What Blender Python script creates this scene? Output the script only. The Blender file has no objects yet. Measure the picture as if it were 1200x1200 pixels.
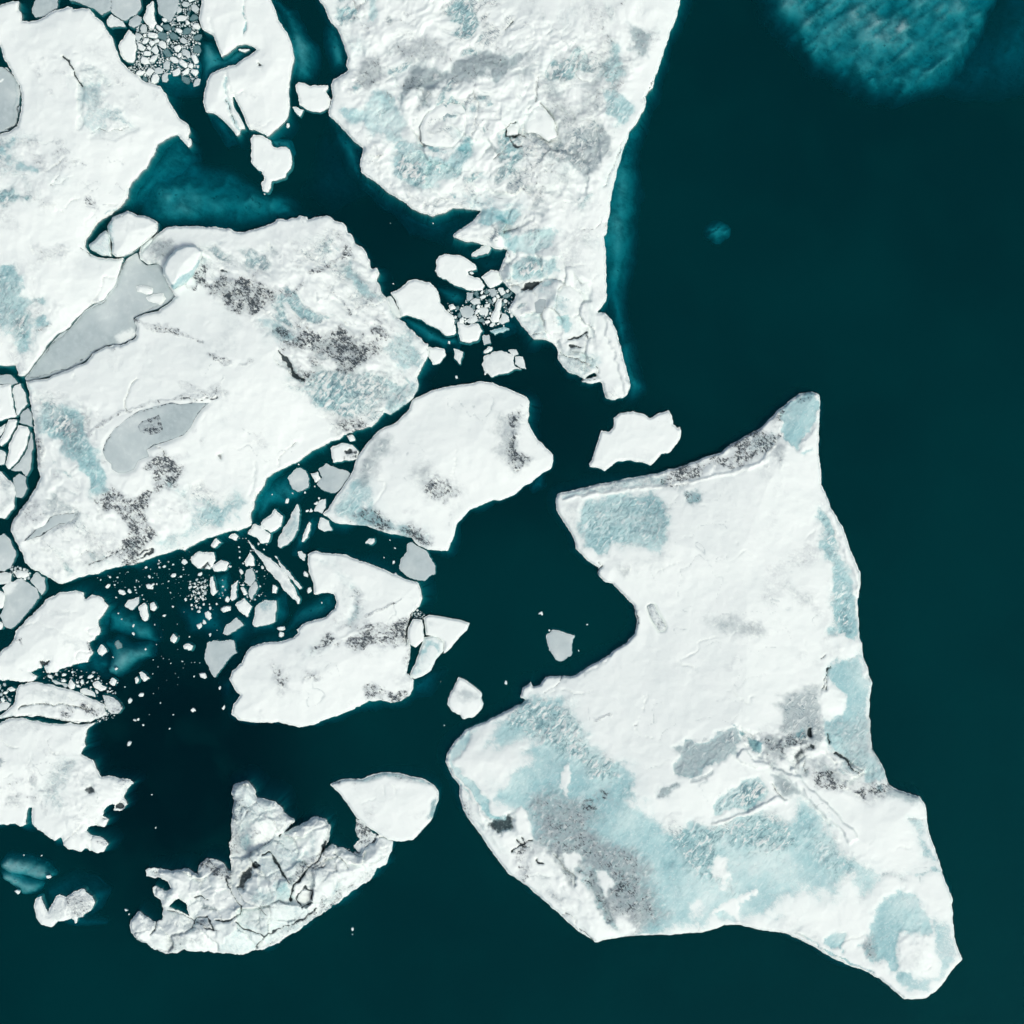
import bpy, math, random
import numpy as np
random.seed(7)
S = bpy.context.scene
C = S.collection
R = math.radians
# ------------------------------------------------------------------ camera, world, sun, exposure
CAMZ, U = 300.0, 0.1                       # drone height in metres, metres per photo pixel at water level
cam = bpy.data.objects.new('camera', bpy.data.cameras.new('camera')); C.objects.link(cam)
cam.location = (0, 0, CAMZ); cam.rotation_euler = (0, 0, 0)
cam.data.sensor_width = 36; cam.data.lens = 36 * CAMZ / (1200 * U)
cam.data.clip_start = 1; cam.data.clip_end = 9000
S.camera = cam
SUN_EL, SUN_AZ = 58, 140                   # azimuth clockwise from the top of the photo (sun low right)
W = bpy.data.worlds.new('World'); S.world = W; W.use_nodes = True
wn = W.node_tree.nodes; wl = W.node_tree.links; wn.clear()
sky = wn.new('ShaderNodeTexSky'); sky.sky_type = 'NISHITA'; sky.sun_disc = False
sky.sun_elevation = R(SUN_EL); sky.sun_rotation = R(SUN_AZ); sky.air_density = 1.0; sky.dust_density = 6.0; sky.ozone_density = 1.0
bg = wn.new('ShaderNodeBackground'); bg.inputs['Strength'].default_value = 0.12
wo = wn.new('ShaderNodeOutputWorld')
wl.new(sky.outputs['Color'], bg.inputs['Color']); wl.new(bg.outputs['Background'], wo.inputs['Surface'])
sl = bpy.data.lights.new('sun', 'SUN'); sl.energy = 1.45; sl.angle = R(12); sl.color = (1.0, .95, .86)
so = bpy.data.objects.new('sun', sl); C.objects.link(so)
so.rotation_euler = (R(90 - SUN_EL), 0, R(180 - SUN_AZ)); so.location = (60, -60, 120)
S.view_settings.view_transform = 'Standard'; S.view_settings.look = 'None'
S.view_settings.gamma = 1; S.view_settings.use_curve_mapping = False
S.view_settings.exposure = -0.12

# ------------------------------------------------------------------ numpy helpers
def _h(ix, iy, seed):
    n = (ix.astype(np.int64) * 374761393 + iy.astype(np.int64) * 668265263 + seed * 1442695041) & 0x7fffffff
    n = ((n ^ (n >> 13)) * 1274126177) & 0x7fffffff
    return ((n ^ (n >> 16)) & 0xffff) / 65535.0
def vnoise(x, y, seed=0):
    ix = np.floor(x); iy = np.floor(y); fx = x - ix; fy = y - iy
    fx = fx * fx * (3 - 2 * fx); fy = fy * fy * (3 - 2 * fy)
    a = _h(ix, iy, seed); b = _h(ix + 1, iy, seed); c = _h(ix, iy + 1, seed); d = _h(ix + 1, iy + 1, seed)
    return (a + (b - a) * fx) * (1 - fy) + (c + (d - c) * fx) * fy
def fbm(x, y, scale, octv=4, seed=0, rough=.55):
    """about -1..1, feature size = scale"""
    t = 0; amp = 1; tot = 0; x = x / scale; y = y / scale
    for o in range(octv):
        t = t + amp * (vnoise(x, y, seed + o * 17) * 2 - 1); tot += amp; amp *= rough
        x, y = (x * 1.6 - y * 1.2) + 11.3, (x * 1.2 + y * 1.6) + 5.7
    return t / tot * 1.6
def sstep(a, b, x):
    t = np.clip((x - a) / (b - a), 0, 1); return t * t * (3 - 2 * t)
def segdist(x, y, pts, closed):
    best = np.full(x.shape, 1e18); n = len(pts)
    for i in range(n if closed else n - 1):
        x0, y0 = pts[i]; x1, y1 = pts[(i + 1) % n]; dx = x1 - x0; dy = y1 - y0
        L = dx * dx + dy * dy + 1e-9
        t = np.clip(((x - x0) * dx + (y - y0) * dy) / L, 0, 1)
        d = (x - x0 - t * dx) ** 2 + (y - y0 - t * dy) ** 2
        np.minimum(best, d, out=best)
    return np.sqrt(best)
def sdf(x, y, pts):
    """signed distance in px, positive inside"""
    ins = np.zeros(x.shape, bool); n = len(pts)
    for i in range(n):
        x0, y0 = pts[i]; x1, y1 = pts[(i + 1) % n]
        if y0 == y1: continue
        c = ((y0 > y) != (y1 > y)) & (x < (x1 - x0) * (y - y0) / (y1 - y0) + x0)
        ins ^= c
    d = segdist(x, y, pts, True)
    return np.where(ins, d, -d)
# survey sheets: origin and scale of the enlargement each outline was measured on (P = photo pixels)
REG = dict(a=(0,0,4), b=(200,0,4), c=(380,0,4), d=(560,0,4), e=(860,0,3.53), f=(0,200,4), g=(200,200,4), h=(440,230,4),
           i=(0,400,4), j=(200,400,4), k=(360,430,4), l=(620,440,4), m=(800,440,4), n=(0,640,4), o=(220,600,3.3333),
           p=(0,860,4), q=(120,880,4), r=(320,860,4), s=(500,720,4), t=(500,880,4), u=(700,640,4), v=(740,840,4),
           w=(860,700,4), x=(900,900,4), P=(0,0,1))
def pts(s):
    out = []; reg = REG['P']
    for tok in s.split():
        if ':' in tok: k, tok = tok.split(':'); reg = REG[k]
        if not tok: continue
        a, b = tok.split(','); out.append((reg[0] + float(a) / reg[2], reg[1] + float(b) / reg[2]))
    return out
def at(px, py, z):                          # photo pixel + height -> metres
    k = U * (CAMZ - z) / CAMZ
    return (px - 600) * k, (600 - py) * k

# ------------------------------------------------------------------ meshes from fields
def march(s, x0, y0, st):
    """triangulate the region s>0 of a grid; returns px,py,tris,boundary edges"""
    ny, nx = s.shape; ins = s > 0; idx = np.arange(nx * ny).reshape(ny, nx)
    a = idx[:-1, :-1].ravel(); b = idx[:-1, 1:].ravel(); c = idx[1:, 1:].ravel(); d = idx[1:, :-1].ravel()
    par = ((a // nx + a % nx) % 2 == 0)
    T = np.concatenate([np.stack([a, b, c], 1)[par], np.stack([a, c, d], 1)[par],
                        np.stack([a, b, d], 1)[~par], np.stack([b, c, d], 1)[~par]])
    si = ins.ravel(); cnt = si[T].sum(1)
    T3 = T[cnt == 3]; T1 = T[cnt == 1]; T2 = T[cnt == 2]
    k = np.argmax(si[T1], 1); ar = np.arange(len(T1))
    p = T1[ar, k]; q = T1[ar, (k + 1) % 3]; r = T1[ar, (k + 2) % 3]
    k = np.argmax(~si[T2], 1); ar = np.arange(len(T2))
    P = T2[ar, k]; Q = T2[ar, (k + 1) % 3]; Rr = T2[ar, (k + 2) % 3]
    N = nx * ny
    def key(i, j): return np.minimum(i, j) * N + np.maximum(i, j)
    K = np.concatenate([key(p, q), key(p, r), key(P, Q), key(P, Rr)])
    uk, inv = np.unique(K, return_inverse=True)
    i, j = uk // N, uk % N; f = s.ravel()
    t = np.clip(f[i] / (f[i] - f[j] + 1e-12), .02, .98)
    gx = (idx % nx).ravel() * st + x0; gy = (idx // nx).ravel() * st + y0
    cx = gx[i] + (gx[j] - gx[i]) * t; cy = gy[i] + (gy[j] - gy[i]) * t
    used = np.where(si)[0]; mp = -np.ones(N, np.int64); mp[used] = np.arange(len(used)); nu = len(used)
    n1 = len(p); n2 = len(P)
    pq = inv[:n1] + nu; pr = inv[n1:2 * n1] + nu; PQ = inv[2 * n1:2 * n1 + n2] + nu; PR = inv[2 * n1 + n2:] + nu
    tris = np.concatenate([mp[T3], np.stack([mp[p], pq, pr], 1), np.stack([PQ, mp[Q], mp[Rr]], 1), np.stack([PQ, mp[Rr], PR], 1)])
    be = np.concatenate([np.stack([pq, pr], 1), np.stack([PR, PQ], 1)])
    return np.concatenate([gx[used], cx]), np.concatenate([gy[used], cy]), tris, be, nu

def build_mesh(name, co, tris, mat, m1=None, m2=None, smooth=True):
    me = bpy.data.meshes.new(name)
    me.vertices.add(len(co)); me.vertices.foreach_set('co', co.astype(np.float32).ravel())
    n = len(tris)
    me.loops.add(n * 3); me.loops.foreach_set('vertex_index', tris.astype(np.int32).ravel())
    me.polygons.add(n); me.polygons.foreach_set('loop_start', np.arange(0, n * 3, 3, dtype=np.int32))
    me.polygons.foreach_set('loop_total', np.full(n, 3, np.int32))
    me.polygons.foreach_set('use_smooth', np.full(n, smooth))
    me.update(calc_edges=True)
    for nm, m in (('m1', m1), ('m2', m2)):
        if m is not None:
            at_ = me.attributes.new(nm, 'FLOAT_COLOR', 'POINT')
            c = np.ones((len(co), 4), np.float32); c[:, :3] = m; at_.data.foreach_set('color', c.ravel())
    me.materials.append(mat)
    return me
def link(name, me, loc, parent=None):
    o = bpy.data.objects.new(name, me); C.objects.link(o)
    if parent:
        o.parent = parent; o.location = [loc[i] - parent.location[i] for i in range(3)]
    else: o.location = loc
    return o
def tag(o, label, cat, group=None, kind=None):
    if label: o['label'] = label
    if cat: o['category'] = cat
    if group: o['group'] = group
    if kind: o['kind'] = kind
    return o

WK = 3.5; AK = .6
CH = dict(b=0, g=1, d=2, r=3, k=4, t=5)
def ice(name, outline, feats=(), lines=(), h=1.5, edge=.5, wide=30, amp=.35, asc=60, step=1.5, jag=1.2, jsc=9, foot=1.6, footd=5.0,
        base=None, holes=(), seed=0, mat=None, parent=None, z0=0.0, lump=0.05, flat=False, sockets=(), amb=0.0, wk=None, rug=(), facets=()):
    """one body of ice: a relief top cut to the traced outline, a broken cliff and a keel that spreads under water"""
    P = pts(outline) if isinstance(outline, str) else outline
    xs = [p[0] for p in P]; ys = [p[1] for p in P]
    x0, y0 = min(xs) - 4, min(ys) - 4
    nx = int((max(xs) + 4 - x0) / step) + 2; ny = int((max(ys) + 4 - y0) / step) + 2
    gx, gy = np.meshgrid(x0 + np.arange(nx) * step, y0 + np.arange(ny) * step)
    s = sdf(gx, gy, P)
    for hstr in holes: s = np.minimum(s, -sdf(gx, gy, pts(hstr)))
    s = s + jag * fbm(gx, gy, jsc, 4, seed + 3) + .35 * jag * fbm(gx, gy, 2.6, 2, seed + 9)
    px, py, tris, be, nu = march(s, x0, y0, step)
    if len(tris) == 0: return None
    # distance inside, sampled back from the grid
    fi = np.clip((px - x0) / step, 0, nx - 1.001); fj = np.clip((py - y0) / step, 0, ny - 1.001)
    i = fi.astype(int); j = fj.astype(int); u = fi - i; v = fj - j
    sv = (s[j, i] * (1 - u) + s[j, i + 1] * u) * (1 - v) + (s[j + 1, i] * (1 - u) + s[j + 1, i + 1] * u) * v
    sv = np.maximum(sv, 0); sv[nu:] = 0
    m = np.zeros((len(px), 6))
    if base:
        for k_, v_ in base.items(): m[:, CH[k_]] = v_
    z = edge * (.55 + .45 * sstep(0, 2.5, sv)) + (h - edge) * (1 - np.exp(-sv / (wide * (wk or WK))))
    if not flat:
        z = z + AK * amp * fbm(px, py, asc, 5, seed + 21, .5) * sstep(0, 18, sv) + .6 * lump * fbm(px, py, 9, 3, seed + 33) * sstep(0, 5, sv)
    else: z = z + .015 * fbm(px, py, 25, 3, seed + 21)
    for ft in feats:
        ty, st_, soft, am, dz, poly = ft[:6]; Q = pts(poly)
        soft = soft * (2.2 if ty[0] == 'b' and soft >= 3 else 1.3 if ty in ('b', 's', 'k') else 2.0); am = am * (2.2 if 'd' in ty else 1.6)
        qx = [p[0] for p in Q]; qy = [p[1] for p in Q]; mg = soft + am * 2 + 2
        w = (px > min(qx) - mg) & (px < max(qx) + mg) & (py > min(qy) - mg) & (py < max(qy) + mg)
        if not w.any(): continue
        X, Y = px[w], py[w]
        e = sdf(X, Y, Q) + am * fbm(X, Y, max(5, am * 2.2), 4, seed + int(Q[0][0]) % 97, .65)
        k = sstep(-soft, soft, e)
        for c in ty:
            if c == 's': m[w] = m[w] * (1 - st_ * k)[:, None]
            elif c == 'r' and 'b' in ty: m[w, 3] = np.maximum(m[w, 3], st_ * 1.15 * sstep(-soft * .8, soft * 2.6, e) * (.55 + .5 * sstep(-.4, .5, fbm(X, Y, 32, 2, 13))))
            else: m[w, CH[c]] = np.maximum(m[w, CH[c]], st_ * k)
        z[w] += dz * k
    for ln in lines:
        ty, st_, wd, dz, poly = ln[:5]; Q = pts(poly)
        qx = [p[0] for p in Q]; qy = [p[1] for p in Q]; mg = wd * 3 + 4
        w = (px > min(qx) - mg) & (px < max(qx) + mg) & (py > min(qy) - mg) & (py < max(qy) + mg)
        if not w.any(): continue
        X, Y = px[w], py[w]
        dd = segdist(X + 2.2 * fbm(X, Y, 9, 3, 5), Y + 2.2 * fbm(X, Y, 9, 3, 8), Q, False)
        wv = wd * (.75 + .6 * fbm(X, Y, 12, 2, 77))
        k = 1 - sstep(np.maximum(wv - .8, 0), np.maximum(wv, .1) + .9, dd)
        for c in ty:
            if c == 's': m[w] = m[w] * (1 - st_ * k)[:, None]
            elif c != '-': m[w, CH[c]] = np.maximum(m[w, CH[c]], st_ * k)
        z[w] += dz * k
    m[:, 0] *= .72 + .34 * sstep(-.6, .5, fbm(px, py, 75, 4, seed + 41)) if h > 1.4 else 1
    if h < .5: m[:, 1] *= np.clip(.92 + .30 * fbm(px, py, 70, 3, seed + 44), .78, 1.1); m[:, 0] = np.maximum(m[:, 0], .5 * m[:, 1] * sstep(-.1, .6, fbm(px, py, 55, 3, seed + 46)))
    if h < .5: m[:, 1] *= .95 + .18 * fbm(px, py, 16, 4, seed + 43)
    for st_, ang, an, poly in rug:            # pressure ridges, humps and hollows; grey-blue shading painted into hollows and folds
        k = st_ * sstep(-12, 14, sdf(px, py, pts(poly)) + 14 * fbm(px, py, 40, 3, seed + 55)) * sstep(1, 7, sv)
        ca, sa = math.cos(R(ang)), math.sin(R(ang)); X = px * ca + py * sa; Y = (-px * sa + py * ca) * an
        X = X + 9 * fbm(px, py, 30, 3, seed + 57); Y = Y + 9 * fbm(px, py, 30, 3, seed + 58)
        f1 = fbm(X, Y, 46, 4, seed + 60); f2 = fbm(X, Y, 17, 4, seed + 63); f3 = fbm(X, Y, 7, 3, seed + 66)
        hol = sstep(-.05, -.55, f1 + .45 * f2); fold = 1 - np.abs(f2) * 2.2
        z = z + k * (.32 * f1 + .17 * f2 + .07 * f3)
        m[:, 0] = np.maximum(m[:, 0], k * .75 * hol * sstep(-.2, .5, fbm(px, py, 50, 2, seed + 67)))
        m[:, 1] = np.maximum(m[:, 1], k * .55 * sstep(.0, .5, -f1 * .6 - f2) * sstep(-.3, .3, fbm(px, py, 60, 2, seed + 68)))
        m[:, 3] = np.maximum(m[:, 3], k * .85 * hol)
        ln = sstep(.86, 1.0, fold) * sstep(.0, .45, fbm(px, py, 26, 3, seed + 69))
        m[:, 4] = np.maximum(m[:, 4], k * .42 * ln); m[:, 2] = np.maximum(m[:, 2], k * .55 * sstep(.6, .95, fold) * sstep(.05, .5, fbm(px, py, 30, 3, seed + 70)))
    for st_, sz, poly in facets:              # tilted blocks with sharp seams
        k = st_ * sstep(-3, 4, sdf(px, py, pts(poly)) + 8 * fbm(px, py, 30, 3, seed + 45)) * sstep(0, 4, sv)
        X = (px + 5 * fbm(px, py, 24, 3, seed + 46)) / sz; Y = (py + 5 * fbm(px, py, 24, 3, seed + 47)) / sz; ix = np.floor(X); iy = np.floor(Y)
        f1 = np.full(px.shape, 9.); f2 = f1.copy(); hz = np.zeros(px.shape); ic = hz.copy()
        for a in (-1, 0, 1):
            for b in (-1, 0, 1):
                cx_ = ix + a + .1 + .8 * _h(ix + a, iy + b, seed); cy_ = iy + b + .1 + .8 * _h(ix + a, iy + b, seed + 5)
                dx_, dy_ = X - cx_, Y - cy_; dd = np.hypot(dx_, dy_); nw = dd < f1; f2 = np.where(nw, f1, np.minimum(f2, dd))
                pl = (_h(ix + a, iy + b, seed + 1) - .5) * .7 + (_h(ix + a, iy + b, seed + 2) - .5) * 2.4 * dx_ + (_h(ix + a, iy + b, seed + 3) - .5) * 2.4 * dy_
                hz = np.where(nw, pl, hz); ic = np.where(nw, _h(ix + a, iy + b, seed + 4), ic); f1 = np.where(nw, dd, f1)
        z = z + k * sz * .030 * hz; sm = (1 - sstep(.02, .11, f2 - f1)) * sstep(-.3, .3, fbm(px, py, 22, 3, seed + 48))
        z = z - k * .15 * sm; m[:, 4] = np.maximum(m[:, 4], np.minimum(k, 1) * .52 * sm)
        m[:, 0] = np.maximum(m[:, 0], np.minimum(k, 1) * .6 * sstep(.78, .84, ic)); m[:, 1] = np.maximum(m[:, 1], np.minimum(k, 1) * .35 * (ic < .10))
    for q in sockets:                       # seats for ponds and blocks
        Q = pts(q[0]); e = sdf(px, py, Q)
        if (e > 0).any():
            zm = float(z[e > 0].mean()); q[1].append(zm)
            if q[2]: k = sstep(-5, 1.5, e); z = z * (1 - k) + (zm - .18) * k
            else: k = 1 - sstep(0, 3, np.abs(e)); z = z - .15 * k; m[:, 4] = np.maximum(m[:, 4], .30 * (1 - sstep(0, 1.6, np.abs(e))))
    if amb:
        q = amb * sstep(.25, .8, fbm(px, py, 60, 3, seed + 91)) * sstep(.1, .7, fbm(px, py, 14, 3, seed + 92)); m[:, 2] = np.maximum(m[:, 2], q)
        q = .5 * amb * sstep(.2, .9, fbm(px, py, 45, 4, seed + 95)); m[:, 1] = np.maximum(m[:, 1], q)
    if amb:
        wx = px + 10 * fbm(px, py, 35, 3, seed + 71); wy = py + 10 * fbm(px, py, 35, 3, seed + 72)
        rd = np.abs(fbm(wx, wy, 70, 2, seed + 70)); q = (1 - sstep(.004, .022, rd)) * sstep(.15, .6, fbm(px, py, 48, 3, seed + 74))
        m[:, 4] = np.maximum(m[:, 4], min(.6, amb) * .85 * q); z = z - .08 * q
        rd = np.abs(fbm(wx, wy, 26, 2, seed + 80)); q = (1 - sstep(.006, .05, rd)) * sstep(.2, .7, fbm(px, py, 60, 3, seed + 84))
        m[:, 1] = np.maximum(m[:, 1], .5 * q); m[:, 2] = np.maximum(m[:, 2], amb * .5 * q); z = z - .05 * q
    z = np.maximum(z, .05) + z0
    # relief that belongs to the broken / scalloped ice
    rr = fbm(px * .8 + py * .6, (py * .8 - px * .6) * 2.2, 5, 3, seed + 50)
    z = z + .10 * np.clip(m[:, 3] + .6 * m[:, 2], 0, 1) * rr - .22 * m[:, 4]
    z = np.maximum(z, .04 + z0)
    ex = U * (CAMZ - z) / CAMZ
    co = np.stack([(px - 600) * ex, (600 - py) * ex, z], 1)
    # outward normal at rim
    nb = len(px) - nu
    if foot is not None and nb > 0:
        gyy, gxx = np.gradient(s); 
        ri = np.clip(np.round(fi[nu:]).astype(int), 0, nx - 1); rj = np.clip(np.round(fj[nu:]).astype(int), 0, ny - 1)
        ox = -gxx[rj, ri]; oy = gyy[rj, ri]; ln_ = np.hypot(ox, oy) + 1e-6; ox /= ln_; oy /= ln_
        bx, by = px[nu:], py[nu:]; rim = co[nu:]
        fn = np.clip(.6 + .9 * fbm(bx, by, 55, 3, seed + 61), .12, 2)
        rings = []
        if parent is None:
            lev = [(-.03, .0), (-1.5, .08 * foot * fn), (-3.2, .35 * foot * fn + .05), (-footd - 1.5, .8 * foot * fn + .1)] if footd > 2.6 else [(-.03, 0), (-.5 * footd, .3 * foot * fn), (-footd, foot * fn)]
        else: lev = [(z0 - .25, .02)]
        for zz, off in lev:
            q = rim.copy(); q[:, 0] += ox * off; q[:, 1] += oy * off; q[:, 2] = zz
            rings.append(q)
        allc = [co] + rings; base_i = [nu] + [len(co) + nb * k for k in range(len(rings))]
        e0 = be[:, 0] - nu; e1 = be[:, 1] - nu; tr = [tris]
        for k in range(len(rings)):
            A, B = base_i[k] + e0, base_i[k] + e1; Cc, D = base_i[k + 1] + e0, base_i[k + 1] + e1
            tr += [np.stack([A, B, D], 1), np.stack([A, D, Cc], 1)]
        co = np.concatenate(allc); tris = np.concatenate(tr)
        mz = np.tile(m[nu:] * .6, (len(rings), 1)); m = np.concatenate([m, mz])
    # orient upward
    v = co[tris[0]]; nrm = np.cross(v[1] - v[0], v[2] - v[0])
    tris = tris[:, ::-1]
    cx, cy = at(sum(xs) / len(xs), sum(ys) / len(ys), 0)
    cx = float(np.clip(cx, -62, 62)); cy = float(np.clip(cy, -62, 62))
    loc = (cx, cy, z0)
    co = co - np.array(loc)
    me = build_mesh(name, co, tris, mat or ICE, m[:, :3], m[:, 3:])
    o = link(name, me, loc, parent)
    return o

# ------------------------------------------------------------------ materials
def newmat(name):
    m = bpy.data.materials.new(name); m.use_nodes = True; nt = m.node_tree; nt.nodes.clear(); return m, nt
class N:
    def __init__(s, nt): s.nt = nt
    def n(s, t, **kw):
        x = s.nt.nodes.new(t)
        for k, v in kw.items(): setattr(x, k, v)
        return x
    def l(s, a, b): s.nt.links.new(a, b)
    def put(s, sock, v):
        if isinstance(v, bpy.types.NodeSocket): s.l(v, sock)
        else: sock.default_value = v
    def math(s, op, a, b=0.0, c=0.0, clamp=False):
        x = s.n('ShaderNodeMath', operation=op, use_clamp=clamp)
        s.put(x.inputs[0], a); s.put(x.inputs[1], b); s.put(x.inputs[2], c); return x.outputs[0]
    def mix(s, f, a, b):
        x = s.n('ShaderNodeMix', data_type='RGBA'); s.put(x.inputs[0], f); s.put(x.inputs[6], a); s.put(x.inputs[7], b); return x.outputs[2]
    def noise(s, vec, sc, det=3, ro=.55, dist=0.0):
        x = s.n('ShaderNodeTexNoise'); x.inputs['Scale'].default_value = sc; x.inputs['Detail'].default_value = det
        x.inputs['Roughness'].default_value = ro; x.inputs['Distortion'].default_value = dist; s.l(vec, x.inputs['Vector']); return x.outputs['Fac']
    def ss(s, a, b, x):
        m = s.n('ShaderNodeMapRange', interpolation_type='SMOOTHSTEP'); s.put(m.inputs[0], x); s.put(m.inputs[1], a); s.put(m.inputs[2], b)
        m.inputs[3].default_value = 0; m.inputs[4].default_value = 1; return m.outputs[0]
    def mapping(s, vec, rot, sc):
        m = s.n('ShaderNodeMapping'); s.l(vec, m.inputs[0]); m.inputs[2].default_value = (0, 0, R(rot))
        q = s.n('ShaderNodeMapping'); s.l(m.outputs[0], q.inputs[0]); q.inputs[3].default_value = sc; return q.outputs[0]
def rgb(r, g, b):                            # sRGB 0-255 -> linear
    f = lambda c: (c / 255 / 12.92) if c <= 10 else ((c / 255 + .055) / 1.055) ** 2.4
    return (f(r), f(g), f(b), 1)

def ice_material():
    m, nt = newmat('glacier_ice'); k = N(nt)
    out = k.n('ShaderNodeOutputMaterial'); bs = k.n('ShaderNodeBsdfPrincipled')
    tc = k.n('ShaderNodeTexCoord').outputs['Object']
    def attr(n):
        a = k.n('ShaderNodeAttribute', attribute_name=n); sp = k.n('ShaderNodeSeparateColor'); k.l(a.outputs['Color'], sp.inputs[0]); return sp.outputs
    b, g, d = attr('m1')[:3]; r, kk, t = attr('m2')[:3]
    n_big = k.noise(tc, .35, 4); n_mid = k.noise(tc, 1.6, 5, .6); n_fine = k.noise(tc, 7, 3, .6); n_lo = k.noise(tc, .75, 3, .6)
    streak = k.noise(k.mapping(tc, 40, (1.0, 2.7, 1)), 1.9, 5, .70, 1.2)
    scal = k.noise(k.mapping(tc, -50, (1.0, 2.1, 1)), 1.2, 3, .5, .8)
    spk = k.noise(tc, 3.4, 4, .72, .3)
    # snow
    snow = k.mix(k.ss(.35, .7, n_big), (.770, .872, .852, 1), (.795, .893, .872, 1))
    snow = k.mix(k.math('MULTIPLY', k.ss(.62, .74, n_mid), .12), snow, (.66, .77, .76, 1))
    # bare blue ice: smooth turquoise, scalloped where rough
    blue = k.mix(k.ss(.3, .7, n_big), (.33, .575, .60, 1), (.50, .71, .71, 1))
    n_vb = k.noise(tc, .16, 3, .55)
    blue = k.mix(k.math('MULTIPLY', k.ss(.56, .40, n_vb), .5), blue, (.24, .47, .51, 1))
    blue = k.mix(k.math('MULTIPLY', k.ss(.54, .70, n_vb), .5), blue, (.66, .81, .80, 1))
    rs = k.math('MINIMUM', k.math('ADD', .22, r), 1.0)
    blue = k.mix(k.math('MULTIPLY', k.math('MULTIPLY', k.ss(.52, .66, scal), .75), rs), blue, (.74, .86, .85, 1))
    blue = k.mix(k.math('MULTIPLY', k.math('MULTIPLY', k.ss(.48, .34, scal), .80), rs), blue, (.15, .31, .35, 1))
    blue = k.mix(k.math('MULTIPLY', k.ss(.54, .68, spk), .40), blue, (.80, .89, .87, 1))
    rag = k.ss(.34, .66, k.math('ADD', b, k.math('MULTIPLY', k.math('SUBTRACT', k.math('ADD', k.math('MULTIPLY', n_mid, .4), k.math('MULTIPLY', streak, .6)), .5), 2.0)))
    fb = k.math('MULTIPLY', k.math('ADD', k.math('MULTIPLY', rag, .72), .28), k.math('MINIMUM', k.math('MULTIPLY', b, 1.25), 1.0))
    col = k.mix(fb, snow, blue)
    grey = k.mix(k.ss(.3, .7, n_mid), (.325, .425, .445, 1), (.43, .535, .55, 1))
    fg = k.math('MULTIPLY', k.ss(.08, .9, k.math('ADD', g, k.math('MULTIPLY', k.math('SUBTRACT', n_mid, .5), k.math('MULTIPLY', k.math('MINIMUM', k.math('MULTIPLY', g, 3), 1.0), .7)))), .96)
    col = k.mix(fg, col, grey)
    teal = k.mix(k.ss(.35, .65, n_mid), (.06, .25, .30, 1), (.17, .44, .48, 1))
    col = k.mix(k.math('MULTIPLY', k.ss(.15, .85, k.math('ADD', t, k.math('MULTIPLY', k.math('SUBTRACT', spk, .5), k.math('MULTIPLY', k.math('MINIMUM', k.math('MULTIPLY', t, 3), 1.0), 1.0)))), .85), col, teal)
    # rough broken ice: streaks
    rr = k.math('MULTIPLY', r, k.math('ADD', .45, k.math('MULTIPLY', k.ss(.3, .6, n_lo), .6)))
    thr = k.math('SUBTRACT', .71, k.math('MULTIPLY', rr, .27))
    fr = k.math('MULTIPLY', k.ss(thr, k.math('ADD', thr, .13), streak), k.math('MULTIPLY', k.math('MINIMUM', k.math('MULTIPLY', r, 1.3), .80), k.math('SUBTRACT', 1.0, k.math('MULTIPLY', b, .45))))
    col = k.mix(fr, col, (.10, .20, .25, 1))
    thr1 = k.math('SUBTRACT', .72, k.math('MULTIPLY', r, .24))
    fr2 = k.math('MULTIPLY', k.ss(thr1, k.math('ADD', thr1, .10), scal), k.math('MULTIPLY', r, .80))
    col = k.mix(fr2, col, (.80, .885, .865, 1))
    # debris: black ash lying in wet grooves, clotted
    dd = k.math('MULTIPLY', d, k.math('ADD', .62, k.math('MULTIPLY', k.ss(.34, .60, n_lo), .55)))
    thr2 = k.math('SUBTRACT', .665, k.math('MULTIPLY', dd, .19))
    sp2 = k.math('ADD', k.math('MULTIPLY', streak, .6), k.math('MULTIPLY', spk, .4))
    fdg = k.math('MULTIPLY', k.math('MULTIPLY', dd, .70), k.ss(.40, .58, k.math('ADD', k.math('MULTIPLY', n_mid, .5), k.math('MULTIPLY', spk, .5))))
    col = k.mix(fdg, col, (.30, .37, .41, 1))
    fd = k.math('MULTIPLY', k.ss(thr2, k.math('ADD', thr2, .065), sp2), k.math('MINIMUM', k.math('MULTIPLY', d, 2.0), .92))
    col = k.mix(fd, col, (.026, .045, .058, 1))
    fk = k.ss(.25, .62, k.math('ADD', kk, k.math('MULTIPLY', k.math('SUBTRACT', spk, .5), k.math('MULTIPLY', kk, .9))))  # cracks: crevice shade painted in as near-black colour
    fk = k.math('MULTIPLY', fk, k.math('MINIMUM', k.math('MULTIPLY', kk, 1.7), .96))
    col = k.mix(fk, col, (.014, .033, .040, 1))
    k.l(col, bs.inputs['Base Color'])
    k.put(bs.inputs['Roughness'], .62); bs.inputs['Specular IOR Level'].default_value = .25
    # relief
    hgt = k.math('ADD', k.math('MULTIPLY', n_mid, .028), k.math('MULTIPLY', n_fine, .010))
    hgt = k.math('ADD', hgt, k.math('MULTIPLY', k.math('MULTIPLY', scal, k.math('ADD', k.math('MULTIPLY', fb, .3), r, 0)), .26))
    hgt = k.math('ADD', hgt, k.math('MULTIPLY', k.math('MULTIPLY', streak, k.math('ADD', d, r)), .20))
    hgt = k.math('SUBTRACT', hgt, k.math('MULTIPLY', k.math('ADD', fd, fk), .10))
    bp = k.n('ShaderNodeBump'); bp.inputs['Strength'].default_value = .75; bp.inputs['Distance'].default_value = 1.0
    k.l(hgt, bp.inputs['Height']); k.l(bp.outputs[0], bs.inputs['Normal'])
    k.l(bs.outputs[0], out.inputs[0]); return m
ICE = ice_material()
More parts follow.
